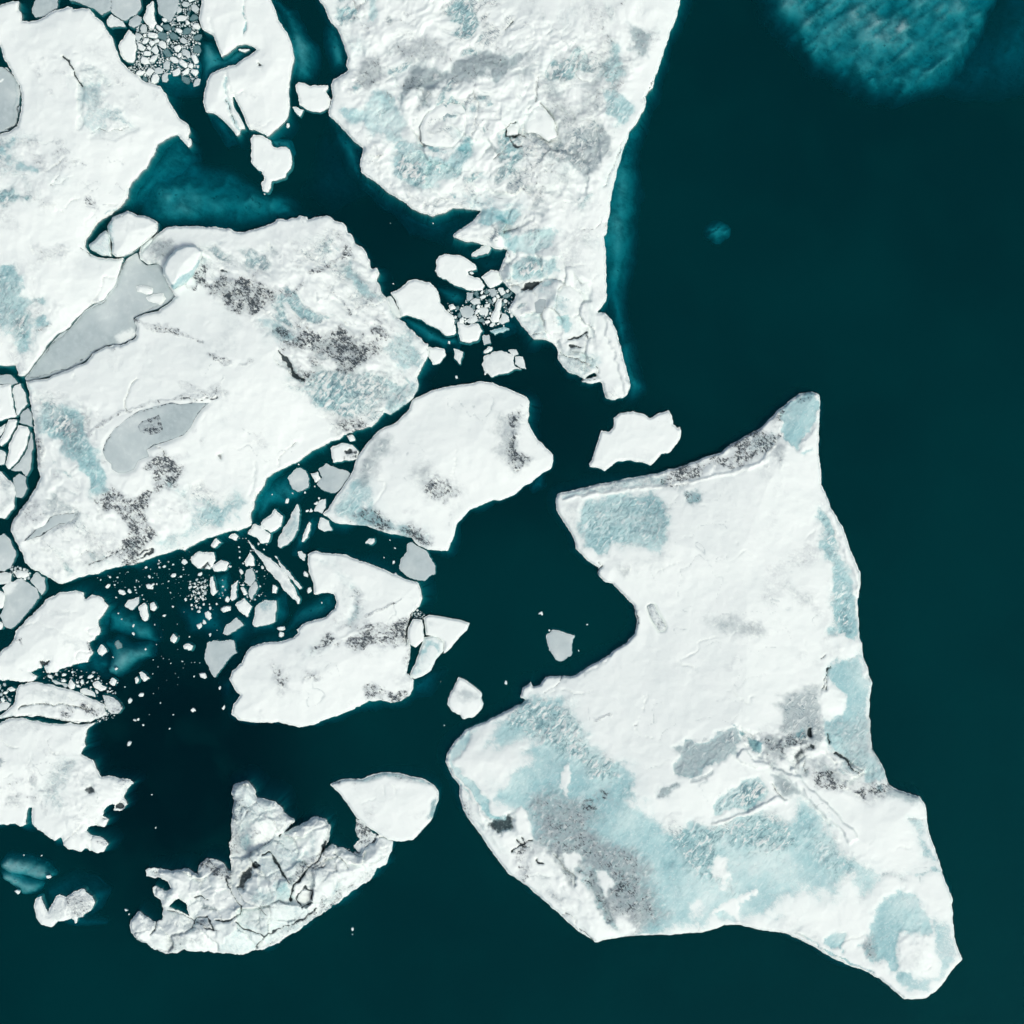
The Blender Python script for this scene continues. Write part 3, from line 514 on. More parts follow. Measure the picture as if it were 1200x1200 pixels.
# --- top centre berg
berg('long marbled berg hanging from the top edge, tapering to a hooked white tail',
 'b:660,-240 690,0 725,40 740,85 770,120 800,170 815,230 830,270 825,310 838,330 800,350 765,370 748,395 755,430 760,460 740,515 745,540 790,590 830,630 870,670 905,695 895,740 888,780 895,810 940,840 985,870 1020,900 1080,940 1130,980 1170,1000 c:480,1003 510,1012 560,1000 600,980 650,975 690,985 735,988 700,1030 660,1060 610,1095 605,1110 640,1130 700,1135 750,1145 800,1165 855,1170 h:615,255 610,280 590,320 580,355 600,400 620,430 660,460 650,490 625,530 650,555 680,600 715,640 740,670 800,670 840,700 855,730 850,760 880,800 900,825 940,840 980,850 1030,825 1045,845 1000,852 955,868 1010,880 1055,868 1062,890 1075,920 1080,945 1110,955 1160,945 1185,925 1195,890 1180,820 1150,710 1130,640 1110,580 1080,545 1040,550 1040,535 1070,505 1085,490 1085,400 1080,300 1080,240 1070,190 1080,160 1075,130 1085,100 1100,40 1110,0 d:600,1090 595,1050 615,990 625,940 630,900 650,830 665,760 690,680 710,620 750,570 780,510 790,460 790,440 825,410 830,370 850,300 880,220 900,150 920,110 945,30 975,-240',
 feats=[('b',.7,4,8,-.15,'c:90,530 200,510 240,440 320,470 350,590 340,690 300,650 200,610 120,580'), ('br',.95,4,8,-.2,'c:310,740 360,690 420,720 560,730 680,690 690,760 620,850 560,840 480,880 340,850 300,800'),
  ('b',.8,4,6,-.1,'c:700,790 760,800 800,860 740,870 690,830'), ('b',.6,5,6,-.1,'c:650,900 760,930 940,920 940,980 860,1000 760,980 700,985 640,940'),
  ('t',.75,3,4,-.1,'c:435,650 450,690 560,725 650,715 685,680 660,650 640,690 560,700 470,690'), ('b',.6,4,5,0,'c:580,600 640,590 680,640 640,680 570,650'),
  ('t',.5,3,3,-.1,'c:680,500 715,460 700,560 685,600'),
  ('gb',.75,3,6,-.2,'c:365,440 380,380 420,330 500,300 560,330 590,350 520,420 480,490 435,530 450,440 410,440 380,465'), ('d',.6,3,5,0,'c:365,440 380,380 420,330 500,300 560,330 590,350 500,400 470,490 435,530 450,440 410,430 380,465'),
  ('g',.8,3,2,-.1,'c:455,440 540,375 580,355 500,440 440,525'),
  ('gb',.65,3,6,-.15,'c:600,290 700,250 840,260 860,290 970,215 970,270 860,330 800,370 760,340 640,380 590,350'), ('d',.6,3,6,0,'c:600,290 700,250 840,260 860,290 970,215 970,270 860,330 800,370 760,340 640,380 590,350'),
  ('d',.5,4,5,0,'c:110,120 150,90 230,80 240,120 180,160 130,150'), ('gd',.5,4,6,-.1,'c:180,300 250,230 310,280 270,330 200,420 130,420 150,380'), ('t',.9,2,2,-.1,'c:135,410 150,395 168,405 160,425 140,430'), ('d',.75,3,3,0,'c:260,430 310,425 315,450 270,448'),
  ('b',.7,3,4,-.1,'c:190,-60 260,-60 250,60 235,110 195,110 215,60'), ('g',.8,1.5,.5,-.1,'c:288,92 305,72 322,100 303,115'), ('gb',.5,4,4,0,'c:80,60 140,60 160,100 110,110'),
  ('gd',.4,3,6,0,'c:350,250 480,200 560,240 470,270 380,280'), ('gd',.5,2,3,-.1,'c:730,80 800,110 770,180 750,130'), ('d',.45,3,4,0,'c:610,150 690,150 650,190'),
  ('b',.6,4,5,0,'c:300,340 380,300 400,330 330,400'), ('b',.5,3,5,0,'c:100,180 170,170 200,250 120,300'),
  ('g',.85,2,3,-.12,'d:340,740 360,670 420,680 500,680 510,760 440,770 400,760'), ('g',.65,4,5,-.1,'d:380,600 480,600 560,560 640,640 630,720 580,760 510,850 440,820 420,770 500,740 480,660 400,670'),
  ('dg',.38,5,8,-.05,'d:290,400 360,400 420,520 500,520 550,470 540,420 560,430 560,560 460,600 380,590 340,500'), ('r',.5,5,6,0,'d:360,560 550,480 560,570 400,600'),
  ('b',.75,3,4,-.12,'d:600,160 640,180 680,260 680,380 650,430 610,390 560,360 600,290 620,230'), ('rd',.5,3,6,0,'d:600,160 640,180 680,260 680,380 650,430 560,360 600,290'),
  ('br',.7,3,6,-.1,'d:545,410 640,430 720,530 700,600 650,600 600,480'), ('d',.6,2,4,0,'d:540,405 590,420 560,450'), ('bg',.6,3,4,-.1,'d:700,110 830,150 800,270 720,230 740,180'), ('d',.5,3,5,0,'d:710,130 820,150 800,270 720,230'),
  ('d',.5,4,6,0,'d:530,30 620,60 680,10 640,90 580,160 545,80'), ('d',.25,6,6,0,'d:480,110 600,110 560,190 490,180'), ('b',.6,3,3,-.1,'d:640,740 695,660 660,760 625,890 585,880 600,790'), ('g',.45,4,5,0,'d:330,830 400,810 450,840 340,860'),
  ('b',1,3,5,-.15,'h:620,230 680,180 740,150 860,170 820,240 740,280 640,270'), ('t',.35,3,5,0,'h:620,230 680,190 740,150 780,160 700,200'), ('br',1,3,5,-.1,'h:640,330 740,255 850,300 860,350 780,390 690,395 650,380'), ('t',.3,4,5,0,'h:640,330 740,255 830,290 760,330 660,360'),
  ('t',.85,2,2,-.1,'h:545,90 590,90 625,125 590,125'), ('b',.75,3,6,-.1,'h:470,150 520,70 700,30 700,100 640,170 620,210 560,130 500,160'), ('k',.95,1.5,1.5,-.4,'h:683,440 720,405 780,400 745,430 700,446'), ('b',.9,2,2,-.2,'h:770,425 850,375 810,425'),
  ('t',.7,2,2,-.1,'h:830,465 920,480 915,500 860,485'), ('b',.8,2,4,-.1,'h:850,560 920,540 910,640 880,620'), ('b',.5,4,5,0,'h:780,440 830,430 900,460 930,540 860,560 820,500'),
  ('b',.7,3,4,-.1,'h:880,735 1050,720 1040,800 1000,850 900,820 870,760'), ('r',.7,3,4,0,'h:900,780 1040,760 1000,850 900,820'), ('r',.6,3,4,-.1,'h:1060,880 1090,880 1130,900 1120,945 1085,940'),
  ('d',.35,4,8,0,'h:900,200 980,150 1040,130 950,230 960,280 880,340'), ('d',.25,5,6,0,'h:980,430 1060,400 1060,500 1000,500'), ('g',.3,4,5,0,'h:590,420 650,440 690,410 640,400'),
  ('g',.3,5,6,0,'c:120,0 180,0 200,60 140,50'), ('r',.7,3,4,0,'c:400,920 560,960 640,960 520,1005 430,960'), ('t',.6,2,2,-.1,'c:385,855 430,850 460,870 400,875'), ('t',.7,2,2,-.1,'c:590,910 630,920 615,940')],
 lines=[('k',.5,.8,-.1,'c:700,430 722,470 705,600 690,630'), ('k',.4,.7,0,'c:550,50 620,95'), ('d',.6,1.5,0,'c:640,140 660,170 620,190'), ('k',.6,.8,-.1,'c:848,145 885,95'), ('k',.35,.7,0,'c:230,150 190,290'),
  ('k',.45,.9,-.1,'d:270,380 278,470'), ('k',.5,1.2,-.25,'d:290,485 340,530 370,600'), ('k',.35,.9,-.2,'d:250,500 205,575 215,625 265,620 310,660 380,655'), ('k',.7,1.2,-.2,'d:130,600 160,570 185,565'), ('k',.8,1.4,-.2,'d:130,605 135,640 180,630 220,640'),
  ('kg',.6,1.5,-.1,'d:150,645 180,690 215,680'), ('k',.6,.8,-.1,'d:130,655 115,710 75,750'), ('d',.7,1.5,0,'d:600,160 630,200'), ('k',.35,.6,0,'d:440,260 480,300'), ('k',.5,1,-.1,'d:690,650 640,770 590,870'),
  ('k',.5,.8,0,'h:780,570 850,600'), ('k',.8,1.2,-.2,'h:900,675 960,655 990,640'), ('k',.75,1.2,-.2,'h:910,700 970,710'), ('d',.7,3,0,'h:985,620 990,660'), ('k',.5,.7,0,'h:730,640 800,635 830,660'),
  ('k',.5,.8,0,'h:960,150 1030,150 1050,130 1055,95'), ('k',.4,.7,0,'h:860,350 900,330 980,320'), ('k',.4,.6,0,'h:1020,390 1050,365'), ('k',.6,.9,-.1,'h:1030,830 960,862 1050,850'), ('k',.6,1,-.15,'h:845,695 870,740 1040,800 1050,830'),
  ('k',.55,.8,-.1,'h:615,250 625,300 590,350'), ('k',.5,.8,-.1,'h:620,420 660,420 690,395'), ('k',.4,.7,0,'c:420,960 540,970 620,950'), ('k',.35,.7,0,'c:340,870 480,870 560,900'), ('g',.5,1.5,0,'c:420,560 430,700'), ('k',.3,.6,0,'c:190,700 200,760 320,800'), ('k',.3,.6,0,'c:480,880 485,920'),
  ('-',0,7,.3,'h:1095,560 1130,700 1180,900'), ('k',.3,.6,0,'d:920,110 890,200'), ('k',.6,1,-.1,'d:820,380 800,430 770,465'), ('k',.5,.8,0,'c:1000,360 1000,440 990,480')],
 h=3.0, edge=.9, wide=40, seed=3, amb=.5, facets=[(.8,30,'P:540,250 640,250 660,300 690,330 700,440 650,430 600,380 585,300'),(.35,46,'P:390,150 480,100 640,120 720,160 680,220 520,260 430,220')], rug=[(1.05,-20,1.4,'P:380,-20 560,-20 700,40 760,60 740,130 700,170 690,230 640,260 600,330 690,420 700,440 650,420 600,370 590,300 540,270 440,230 400,140'),(.5,75,2,'P:600,0 780,0 740,120 700,260 715,440 660,430 600,300')],
 parts=[('ice_block','c:450,600 480,530 560,480 640,490 665,540 660,620 600,690 520,690 460,670',dict(h=.9,edge=.3,wide=14,z0=2.6,foot=1,step=1.5,amp=.2,asc=20,rug=[(.8,20,1.3,'c:430,560 600,460 700,560 600,720 450,690')],feats=[('br',.7,4,6,0,'c:570,600 640,570 670,640 600,690'),('g',.3,3,5,0,'c:480,620 560,560 600,640')])),
        ('ice_block','d:218,590 240,530 280,490 320,515 350,560 360,600 378,645 330,660 270,622 222,622',dict(h=.8,edge=.35,wide=8,z0=2.7,foot=1,step=1.2,amp=.1,asc=14,feats=[('g',.5,2,1,0,'d:275,550 300,545 300,570 280,570')])),
        ('ice_block','d:138,600 180,570 192,600 188,632 140,632',dict(h=.55,edge=.3,wide=8,z0=2.7,foot=1,step=1.2,amp=.05)),
        ('melt_pond','h:745,500 770,480 800,485 795,520 780,545 755,548',dict(base=dict(g=1,d=.45,k=.3),h=.1,edge=.1,flat=True,z0=2.3,foot=1,step=1.2,jag=.5))],
 foots=[('P:757,112 764,118 752,150 750,190 752,240 748,300 736,350 742,400 756,455 745,472 735,470 722,410 712,365 700,330 700,250 715,180 732,150',.75,7,9),
        ('b:725,100 790,110 835,270 820,330 760,300 730,210',.6,5,7), ('b:740,530 830,620 905,700 895,800 1000,880 1100,960 1000,930 880,850 800,740 750,640',.75,5.5,10),
        ('c:300,960 480,1000 620,970 735,985 640,1080 560,1120 430,1060',2.2,6,14)])
# --- top left middle berg
berg('tall white berg at the top edge split by a small blue inlet',
 'b:140,-240 145,0 145,30 130,90 150,140 195,165 215,210 240,265 275,250 310,212 360,210 408,232 370,262 320,290 305,305 270,310 220,325 190,345 170,380 160,430 155,480 165,525 200,530 240,555 270,590 300,620 308,645 325,630 328,605 350,605 332,560 300,510 288,455 296,452 318,490 345,550 365,605 400,610 425,620 455,637 490,615 520,585 550,550 558,500 555,420 565,340 580,270 570,210 545,150 510,100 485,40 470,0 470,-240',
 feats=[('b',.5,3,3,0,'b:240,390 265,380 270,450 250,440'), ('k',.7,1,1,-.2,'b:408,292 430,305 425,320 412,310'), ('d',.6,2,1,0,'b:385,450 405,445 395,465'), ('r',.5,3,3,0,'b:350,580 400,570 440,600 470,625 400,608')],
 lines=[('t',.8,1.5,-.3,'b:345,-40 345,60 350,130 340,160'), ('b',.7,2.5,-.2,'b:255,370 265,450 275,520 320,610'), ('k',.6,.8,0,'b:262,420 268,490 300,570'), ('k',.3,.6,0,'b:175,70 190,100'), ('k',.4,.7,0,'b:305,300 325,290'), ('g',.25,2,-.1,'b:180,90 200,160 220,200'), ('k',.35,.6,0,'b:400,610 440,590 480,560')],
 h=2.2, edge=.8, wide=30, seed=4, jag=.9,
 foots=[('b:470,-60 500,-20 570,20 620,110 670,190 680,280 650,350 600,385 560,370 545,200',.3,5,7), ('b:110,170 190,160 240,250 310,210 400,225 310,310 200,350 150,470 140,400 120,300',.2,4.5,6), ('b:165,520 240,540 300,640 250,660 200,580',1.2,5,8)])
# --- middle berg
berg('five sided snow berg in the middle with two grey ash hollows',
 'k:590,110 640,95 700,85 770,80 810,68 870,75 930,95 990,120 1030,140 1045,165 1038,210 1035,250 1050,290 1080,340 1120,380 1150,410 1153,440 1145,475 1100,500 1050,540 1020,555 970,600 910,625 870,625 810,650 760,670 740,700 700,740 690,790 670,830 660,865 600,860 560,855 520,835 490,805 430,790 380,780 330,765 280,745 200,740 130,730 75,690 100,660 130,610 170,560 205,510 220,460 240,410 290,350 330,300 370,280 420,260 450,230 480,200 490,160 520,140',
 feats=[('gd',.5,9,8,-.25,'k:470,480 530,425 590,440 610,510 660,550 700,580 650,640 580,630 540,590 500,550'), ('d',.9,3,4,0,'k:550,560 610,500 660,540 700,580 640,640 580,620'),
  ('gd',.42,6,8,-.1,'k:905,240 990,215 975,300 980,380 1000,430 1050,440 1020,480 970,490 940,440 905,380'), ('d',1,3,4,0,'k:950,230 985,215 970,300 980,380 1050,440 970,490 930,420 915,360 955,350'),
  ('gr',.7,7,8,0,'k:270,380 330,320 400,330 390,400 320,440 330,480 270,540 220,520 240,430'), ('rb',.9,6,7,-.1,'k:200,540 280,520 280,630 360,700 430,740 540,760 560,830 500,800 380,775 200,735 120,720 90,690'),
  ('d',1,4,5,0,'k:150,690 260,650 330,700 430,745 530,760 570,830 540,850 490,800 380,775 280,740 160,725'), ('t',.5,4,4,0,'k:300,700 420,740 400,770 310,745'), ('gr',.3,5,5,0,'k:440,230 490,210 480,260 450,260')],
 lines=[], h=2.0, edge=.6, wide=30, amp=.22, seed=5, foots=[('k:1030,550 1100,500 1110,560 1060,590',2,5,5)], jag=.9)
berg('small white berg with a scalloped outline north of the south-east giant',
 'l:280,415 300,375 320,310 340,260 375,265 400,240 400,200 430,180 460,172 490,170 530,180 565,200 600,180 655,160 670,185 675,230 700,250 705,240 715,260 705,305 660,360 620,370 570,420 530,405 470,400 420,400 390,420 355,447 320,435 285,430',
 feats=[('g',.25,4,4,0,'l:500,380 600,360 620,370 570,418 520,400')], h=.9, edge=.6, wide=20, amp=.08, seed=6, foot=.6, step=1.2, jag=1)
# --- south-east giant
berg('giant boot shaped berg at lower right with a sweep of bare turquoise ice',
 'l:125,580 135,555 200,540 300,515 400,495 500,475 600,458 700,430 760,410 830,380 900,360 960,315 1020,280 1080,250 m:400,215 440,165 510,115 550,85 605,72 640,88 643,200 637,330 645,440 652,510 685,590 710,650 745,700 765,750 800,850 830,920 832,970 825,1050 w:580,0 583,120 590,190 600,215 603,270 630,345 645,400 640,450 635,560 640,650 650,710 680,760 705,810 725,880 770,905 820,920 875,930 905,990 905,1050 x:750,280 770,340 800,430 830,530 865,610 867,700 875,790 895,860 912,900 880,930 840,985 790,1040 750,1075 700,1082 640,1085 600,1050 560,1015 520,985 450,950 380,925 300,890 200,830 100,780 0,762 v:560,990 490,972 435,978 400,995 340,1010 280,1012 200,1020 100,1022 0,1028 t:900,876 850,882 790,897 750,870 700,835 660,800 620,760 560,710 500,660 440,610 380,570 330,510 295,455 260,400 210,340 170,270 150,210 155,165 120,120 95,60 s:90,690 100,650 130,590 190,540 260,510 350,465 430,425 470,402 442,390 445,345 490,315 500,340 530,330 560,290 630,292 700,285 760,245 810,215 860,190 880,165 940,130 975,90 l:505,1150 490,1080 440,1030 390,975 350,965 320,930 325,900 270,865 220,810 210,760 170,700 130,630',
 feats=[('b',.7,2,2,-.2,'l:135,560 300,520 500,478 640,465 640,515 500,525 300,550 160,578'), ('rd',.45,3,3,0,'l:140,560 300,520 500,478 640,465 640,515 500,520 300,545'),
  ('d',.95,3,5,-.2,'l:560,490 640,462 760,420 860,385 890,400 960,322 1060,260 1130,260 1180,290 1120,340 1040,390 960,430 870,460 860,430 800,470 700,500 640,520'),
  ('t',.45,4,5,0,'l:1040,270 1130,260 1180,290 1120,340 1030,380'), ('s',.9,2,2,.15,'l:810,460 840,425 865,430 850,470'), ('s',.9,2,2,.1,'l:890,375 970,325 975,345 920,395'),
  ('b',.95,2,3,-.25,'m:465,165 510,120 600,75 635,100 640,200 600,260 570,320 530,350 480,290 455,240'), ('d',.9,2,3,0,'m:415,205 460,150 510,150 475,195 465,250 430,240'), ('dt',.6,2,3,0,'m:510,120 570,85 610,75 600,105 540,120'),
  ('s',1,3,4,.1,'m:650,200 605,245 580,300 555,345 560,360 650,345'), ('b',.8,2,1,-.1,'m:545,365 610,338 618,352 570,372'), ('b',.5,2,3,0,'m:540,110 600,100 640,110 630,150 560,140'), ('gd',.4,3,5,0,'m:430,310 490,330 470,430 440,400'),
  ('r',.55,4,4,0,'l:250,585 580,550 645,620 640,780 500,810 330,830 240,720'), ('b',1,4,4,-.2,'l:250,585 340,560 460,550 580,550 610,570 645,620 645,700 640,780 600,820 500,810 420,800 330,830 270,800 240,720 240,640'), ('d',.42,6,6,0,'l:520,560 605,570 645,620 645,740 610,815 540,800 500,700'), ('g',.3,8,8,0,'l:330,840 640,830 700,860 560,910 400,900'),
  ('bd',.75,2,3,-.2,'l:715,535 800,530 805,570 770,612 740,605 720,560'), ('g',.35,5,4,0,'l:150,600 230,600 240,700 280,800 250,840 200,730'), ('dg',.35,3,4,0,'l:430,910 480,910 450,930'),
  ('b',.95,4,6,-.2,'m:620,600 655,590 690,650 690,720 705,740 755,860 800,1000 818,1100 822,1200 700,1210 710,1100 690,1000 700,900 670,800 650,700 625,650'), ('r',.7,7,9,0,'m:620,600 655,590 690,650 720,760 760,900 800,1000 820,1200 690,1230 680,1000 670,800 630,680'),
  ('d',.3,6,8,0,'m:370,690 430,690 430,760 370,750'), ('d',.38,6,9,-.05,'m:390,910 450,870 500,850 600,830 590,870 500,900 480,960 560,1030 620,1050 640,1110 560,1080 500,1020 440,1020 410,1080 380,1040 400,980'), ('g',.35,7,6,0,'m:470,950 600,1020 650,1110 560,1080 500,1010'),
  ('g',.55,8,4,-.15,'u:520,350 640,335 740,370 775,400 720,420 640,400 560,390'), ('d',.5,4,4,0,'u:660,360 740,370 770,400 720,420 665,400'),
  ('br',.9,4,6,-.15,'w:470,0 580,0 585,120 588,200 530,210 480,170 465,80'), ('t',.6,3,3,0,'w:530,160 580,110 583,150 540,185'), ('s',1,2,2,.1,'w:480,190 540,150 520,180 590,210 500,240'),
  ('b',.9,3,4,-.2,'w:440,350 500,280 590,253 630,350 645,400 635,560 645,700 680,780 700,830 690,870 640,860 600,830 560,790 500,750 440,700 430,600 440,540 510,520 490,440 450,400'),
  ('g',.42,8,8,0,'w:520,540 640,560 650,700 690,800 640,840 560,790 450,700 440,600'), ('s',1,5,4,.1,'w:445,380 490,430 520,520 450,560 415,500 415,430'),
  ('g',.65,4,6,-.15,'w:190,500 250,475 380,420 410,440 420,520 430,600 440,680 380,680 320,650 250,650 180,640 220,560'), ('r',.75,4,6,0,'w:190,500 250,475 380,420 415,440 430,600 440,690 380,680 320,650 250,650 180,640 220,560'),
  ('dg',.75,4,6,-.2,'w:130,660 250,650 330,620 365,650 375,700 300,700 250,750 180,770 130,740'), ('k',.95,1.2,1,-.5,'w:342,610 365,606 367,655 350,665'), ('t',.8,2,3,-.2,'w:290,630 340,605 340,670 280,655'),
  ('k',.40,2,4,-.3,'w:0,600 50,630 120,670 125,750 85,725 30,650'), ('t',.9,2,3,0,'w:0,600 60,640 125,680 125,740 80,700'), ('kg',.5,4,4,0,'w:250,740 290,700 360,700 330,760 300,790'), ('s',.9,2,3,.2,'w:240,720 290,690 340,690 300,720 265,760'),
  ('d',1,3,5,-.2,'w:325,770 400,790 460,840 540,880 600,900 620,940 560,930 480,900 420,870 385,840 330,810'), ('d',.85,3,4,-.1,'w:600,900 650,860 720,880 730,920 650,950 600,930'), ('g',.5,4,5,0,'w:330,760 450,790 560,870 500,880 400,840'), ('t',.8,2,2,-.2,'w:668,880 690,880 695,910 675,910'),
  ('k',.8,1.5,1,-.2,'w:360,688 378,695 372,712 358,705'), ('bg',.5,4,4,0,'w:730,890 870,932 890,970 800,960 700,930'),
  ('bg',.6,2,3,-.25,'v:190,270 205,220 240,180 200,150 260,115 330,130 380,90 440,60 500,35 505,100 490,170 420,200 350,230 290,275 220,285'), ('b',1,2,3,0,'v:190,270 205,220 240,180 260,115 330,130 380,90 440,60 500,35 505,100 490,170 420,200 350,230 290,275 220,285'), ('r',.5,3,4,0,'v:240,150 380,100 490,60 490,160 300,260'),
  ('bgd',.5,2,2,-.15,'v:115,380 130,330 180,310 220,320 190,350 150,380'), ('br',1,2,3,-.25,'v:380,470 380,420 430,360 520,300 590,270 640,330 650,360 600,410 550,440 480,430 430,430 400,470'), ('gb',.75,2,2,-.1,'v:660,270 700,260 760,320 810,360 740,372 700,370 670,320'),
  ('b',1,9,7,-.22,'s:470,400 540,380 620,390 680,440 720,500 740,570 800,650 880,700 960,770 980,880 v:0,400 60,460 170,510 250,530 370,510 450,480 560,440 680,440 750,500 760,390 800,365 850,420 900,500 960,590 1040,640 1130,690 x:500,470 540,500 500,560 450,600 440,560 400,520 350,500 340,600 250,600 180,600 100,640 30,690 v:700,920 620,950 500,965 400,950 300,985 200,1000 30,1020 t:1010,850 960,760 850,700 700,560 560,430 480,370 420,290 380,250 300,235 330,150 400,90 470,30 s:440,650 500,600 420,600 330,610 270,620 280,570 320,520 250,545 190,560 240,515 350,465'),
  ('r',.85,5,8,0,'s:540,380 620,390 680,440 720,500 740,570 800,650 880,700 960,770 980,880 850,800 700,700 560,600 400,560 350,470'), ('r',.8,5,8,0,'v:160,520 370,510 560,440 680,440 790,620 640,640 500,620 400,580 420,760 250,700'), ('r',.5,6,8,0,'v:750,400 900,500 1100,690 950,780 900,700 800,600'),
  ('s',1,3,3,.15,'s:632,740 660,715 682,800 650,850 630,820'), ('s',1,4,4,.15,'v:400,640 440,670 465,760 430,800 395,740 390,680'), ('s',.6,6,6,0,'v:270,870 320,870 310,930 280,930'), ('s',1,2,2,.1,'v:380,920 440,880 500,850 590,800 595,825 525,862 500,880 495,965 470,920 430,905'),
  ('b',.8,2,2,-.1,'v:395,935 440,920 480,935 490,970 440,950'), ('g',.4,5,5,0,'v:440,780 480,790 480,830 450,820'),
  ('dgr',.64,11,16,-.1,'t:640,200 720,170 840,190 900,260 850,310 800,360 860,420 960,530 1020,640 1000,740 990,850 930,780 860,690 840,560 800,550 700,490 620,500 560,440 500,400 520,320 600,270'), ('d',.8,4,6,-.1,'t:740,200 840,185 885,240 800,240 770,290 740,260'), ('d',.82,5,8,0,'t:860,560 960,560 1010,640 990,720 1000,850 940,780 870,680'),
  ('t',.55,6,6,-.1,'v:130,650 200,640 240,700 200,750 130,740'), ('d',.45,3,5,0,'v:150,660 230,680 210,740 150,730'), ('t',.3,8,8,0,'t:830,340 900,350 900,440 840,420'),
  ('s',1,3,4,.2,'t:470,500 540,450 590,490 640,560 690,620 720,590 760,660 810,740 870,850 800,885 600,750 480,640 460,590'), ('s',1,3,3,.1,'t:640,490 700,470 720,500 690,560 660,540'), ('s',1,3,3,.1,'t:790,560 840,560 860,610 840,680 800,620'), ('s',.8,5,5,0,'t:870,760 930,770 960,840 880,860'),
  ('db',.8,2,3,-.2,'t:690,540 740,520 790,600 830,680 880,830 850,800 790,690 760,620 700,580'), ('gd',.5,2,3,-.2,'t:555,430 600,430 640,520 690,590 680,620 620,520 570,470'),
  ('b',1,2,2,-.2,'s:95,690 130,600 200,545 212,580 180,640 125,690 160,740 240,800 290,880 300,930 350,960 300,955 230,890 160,800 110,740'), ('t',.2,2,2,0,'s:130,600 200,545 212,580 150,660'),
  ('bk',.6,2,3,-.3,'t:270,320 330,325 390,295 402,330 400,372 350,382 300,362'), ('t',.6,2,3,0,'t:300,330 400,300 400,370 330,380'), ('b',.6,2,4,0,'t:340,200 380,190 420,230 400,260 350,240'), ('s',1,3,3,.2,'t:400,290 440,260 500,350 500,380 470,440 420,400'),
  ('d',.8,3,4,-.1,'t:390,460 480,430 475,520 460,595 430,560 400,500'), ('g',.3,5,5,0,'t:360,470 420,540 400,580 340,500'), ('d',.6,2,3,0,'t:150,170 190,230 230,330 200,330 160,260'), ('b',.4,4,4,0,'t:230,310 300,380 330,420 380,480 300,400'), ('gd',.4,4,4,0,'t:600,680 660,690 640,720 610,710'),
  ('b',1,3,5,-.25,'x:480,650 560,600 600,560 680,560 720,620 770,700 760,760 700,790 620,800 600,860 605,960 540,910 460,900 440,830 490,760 480,700'), ('gd',.55,3,2,-.1,'x:440,830 490,780 510,900 460,900'), ('t',.25,6,5,0,'x:490,700 600,820 560,900 500,880'),
  ('b',.75,3,5,-.1,'x:590,980 620,950 700,990 790,960 800,860 780,720 850,740 905,890 840,980 740,1070 660,1060 620,1030'), ('s',1,4,5,.15,'x:620,860 660,800 720,790 770,850 780,940 700,990 630,960'), ('rg',.3,4,6,0,'x:670,860 720,850 700,940'),
  ('b',.95,2,3,-.15,'x:240,820 300,780 370,770 350,850 300,850'), ('br',.8,4,5,-.15,'x:660,240 740,230 760,330 785,430 720,420 700,330'), ('br',.8,3,4,-.1,'x:650,490 780,450 815,490 720,530'), ('bd',.5,2,3,-.1,'x:510,480 600,480 640,520 540,510'), ('rb',.6,3,4,0,'x:780,700 840,720 830,770 780,760'),
  ('rb',.45,3,5,0,'x:240,600 340,600 330,660 260,650'), ('g',.25,8,8,0,'x:60,680 180,720 240,820 120,770'), ('b',.5,2,2,-.1,'x:90,760 160,735 150,770'), ('g',.4,3,3,-.1,'x:420,610 440,600 435,640 422,640')],
 lines=[('s',1,1.8,.25,'l:160,578 400,545 600,522 800,490 950,462 1100,400 1150,330'), ('k',.6,1.2,-.2,'l:320,930 345,890 330,870'), ('k',.7,1.3,-.3,'w:435,640 445,685'), ('k',.75,1.4,-.3,'w:475,735 520,765 550,800 585,828'), ('k',.5,.9,-.2,'w:530,765 600,815'),
  ('k',.7,1,-.3,'w:455,330 425,375 418,430'), ('k',.6,.8,-.2,'w:440,370 430,435'), ('k',.5,.8,-.1,'w:330,760 325,790 340,820'), ('g',.6,2,-.15,'v:275,308 330,285 382,255'), ('k',.55,1,-.2,'v:665,310 680,350 710,388'), ('s',1,2.5,.3,'v:380,510 480,480 600,430 680,380 720,400'),
  ('g',.5,1.2,-.15,'v:860,420 890,460 930,500'), ('g',.5,1,-.1,'v:790,350 850,420'), ('gk',.45,2,-.25,'t:590,480 620,510 640,550 690,590 690,625'), ('bg',.7,4,-.25,'t:770,600 800,660 840,720 860,790'),
  ('k',.9,1.5,-.3,'t:400,470 440,435 490,420'), ('k',.9,1.5,-.3,'t:425,410 440,440 460,450'), ('k',.8,1.3,-.2,'t:450,400 455,430 440,470'), ('k',.8,1.2,-.2,'t:520,500 530,525 545,530'), ('g',.6,1,-.1,'t:480,585 580,590'), ('k',.5,1,-.1,'t:640,760 690,780 700,820'),
  ('k',.6,1,-.1,'t:710,835 790,890'), ('s',1,1.2,.1,'t:1010,862 v:150,1020 340,1005 435,975 490,970 650,995 x:50,768 200,815'), ('b',.9,2,-.2,'x:130,780 200,815 300,870 400,920 500,960'), ('g',.7,1,-.15,'x:655,238 735,240'),
  ('k',.6,1,0,'u:1045,525 1065,512'), ('d',.8,2,0,'s:795,500 860,472'), ('k',.5,.7,0,'s:975,520 985,518'), ('d',.6,2,-.1,'l:440,920 470,912'), ('d',.6,1.5,0,'m:385,430 405,425'), ('s',1,1.5,.25,'s:95,690 130,760 200,830 260,940 300,960'),
  ('k',.5,1,0,'s:540,370 600,340 630,295'), ('g',.5,1.2,-.1,'s:730,278 800,240 855,205'), ('d',.7,3,0,'l:490,1080 505,1150 u:190,300 185,380'), ('s',1,3,.2,'m:690,640 730,750 790,880 825,980 822,1100'), ('k',.35,.6,0,'t:470,600 560,590'), ('-',0,6,.35,'v:520,190 640,230 780,300 900,420 1040,560')],
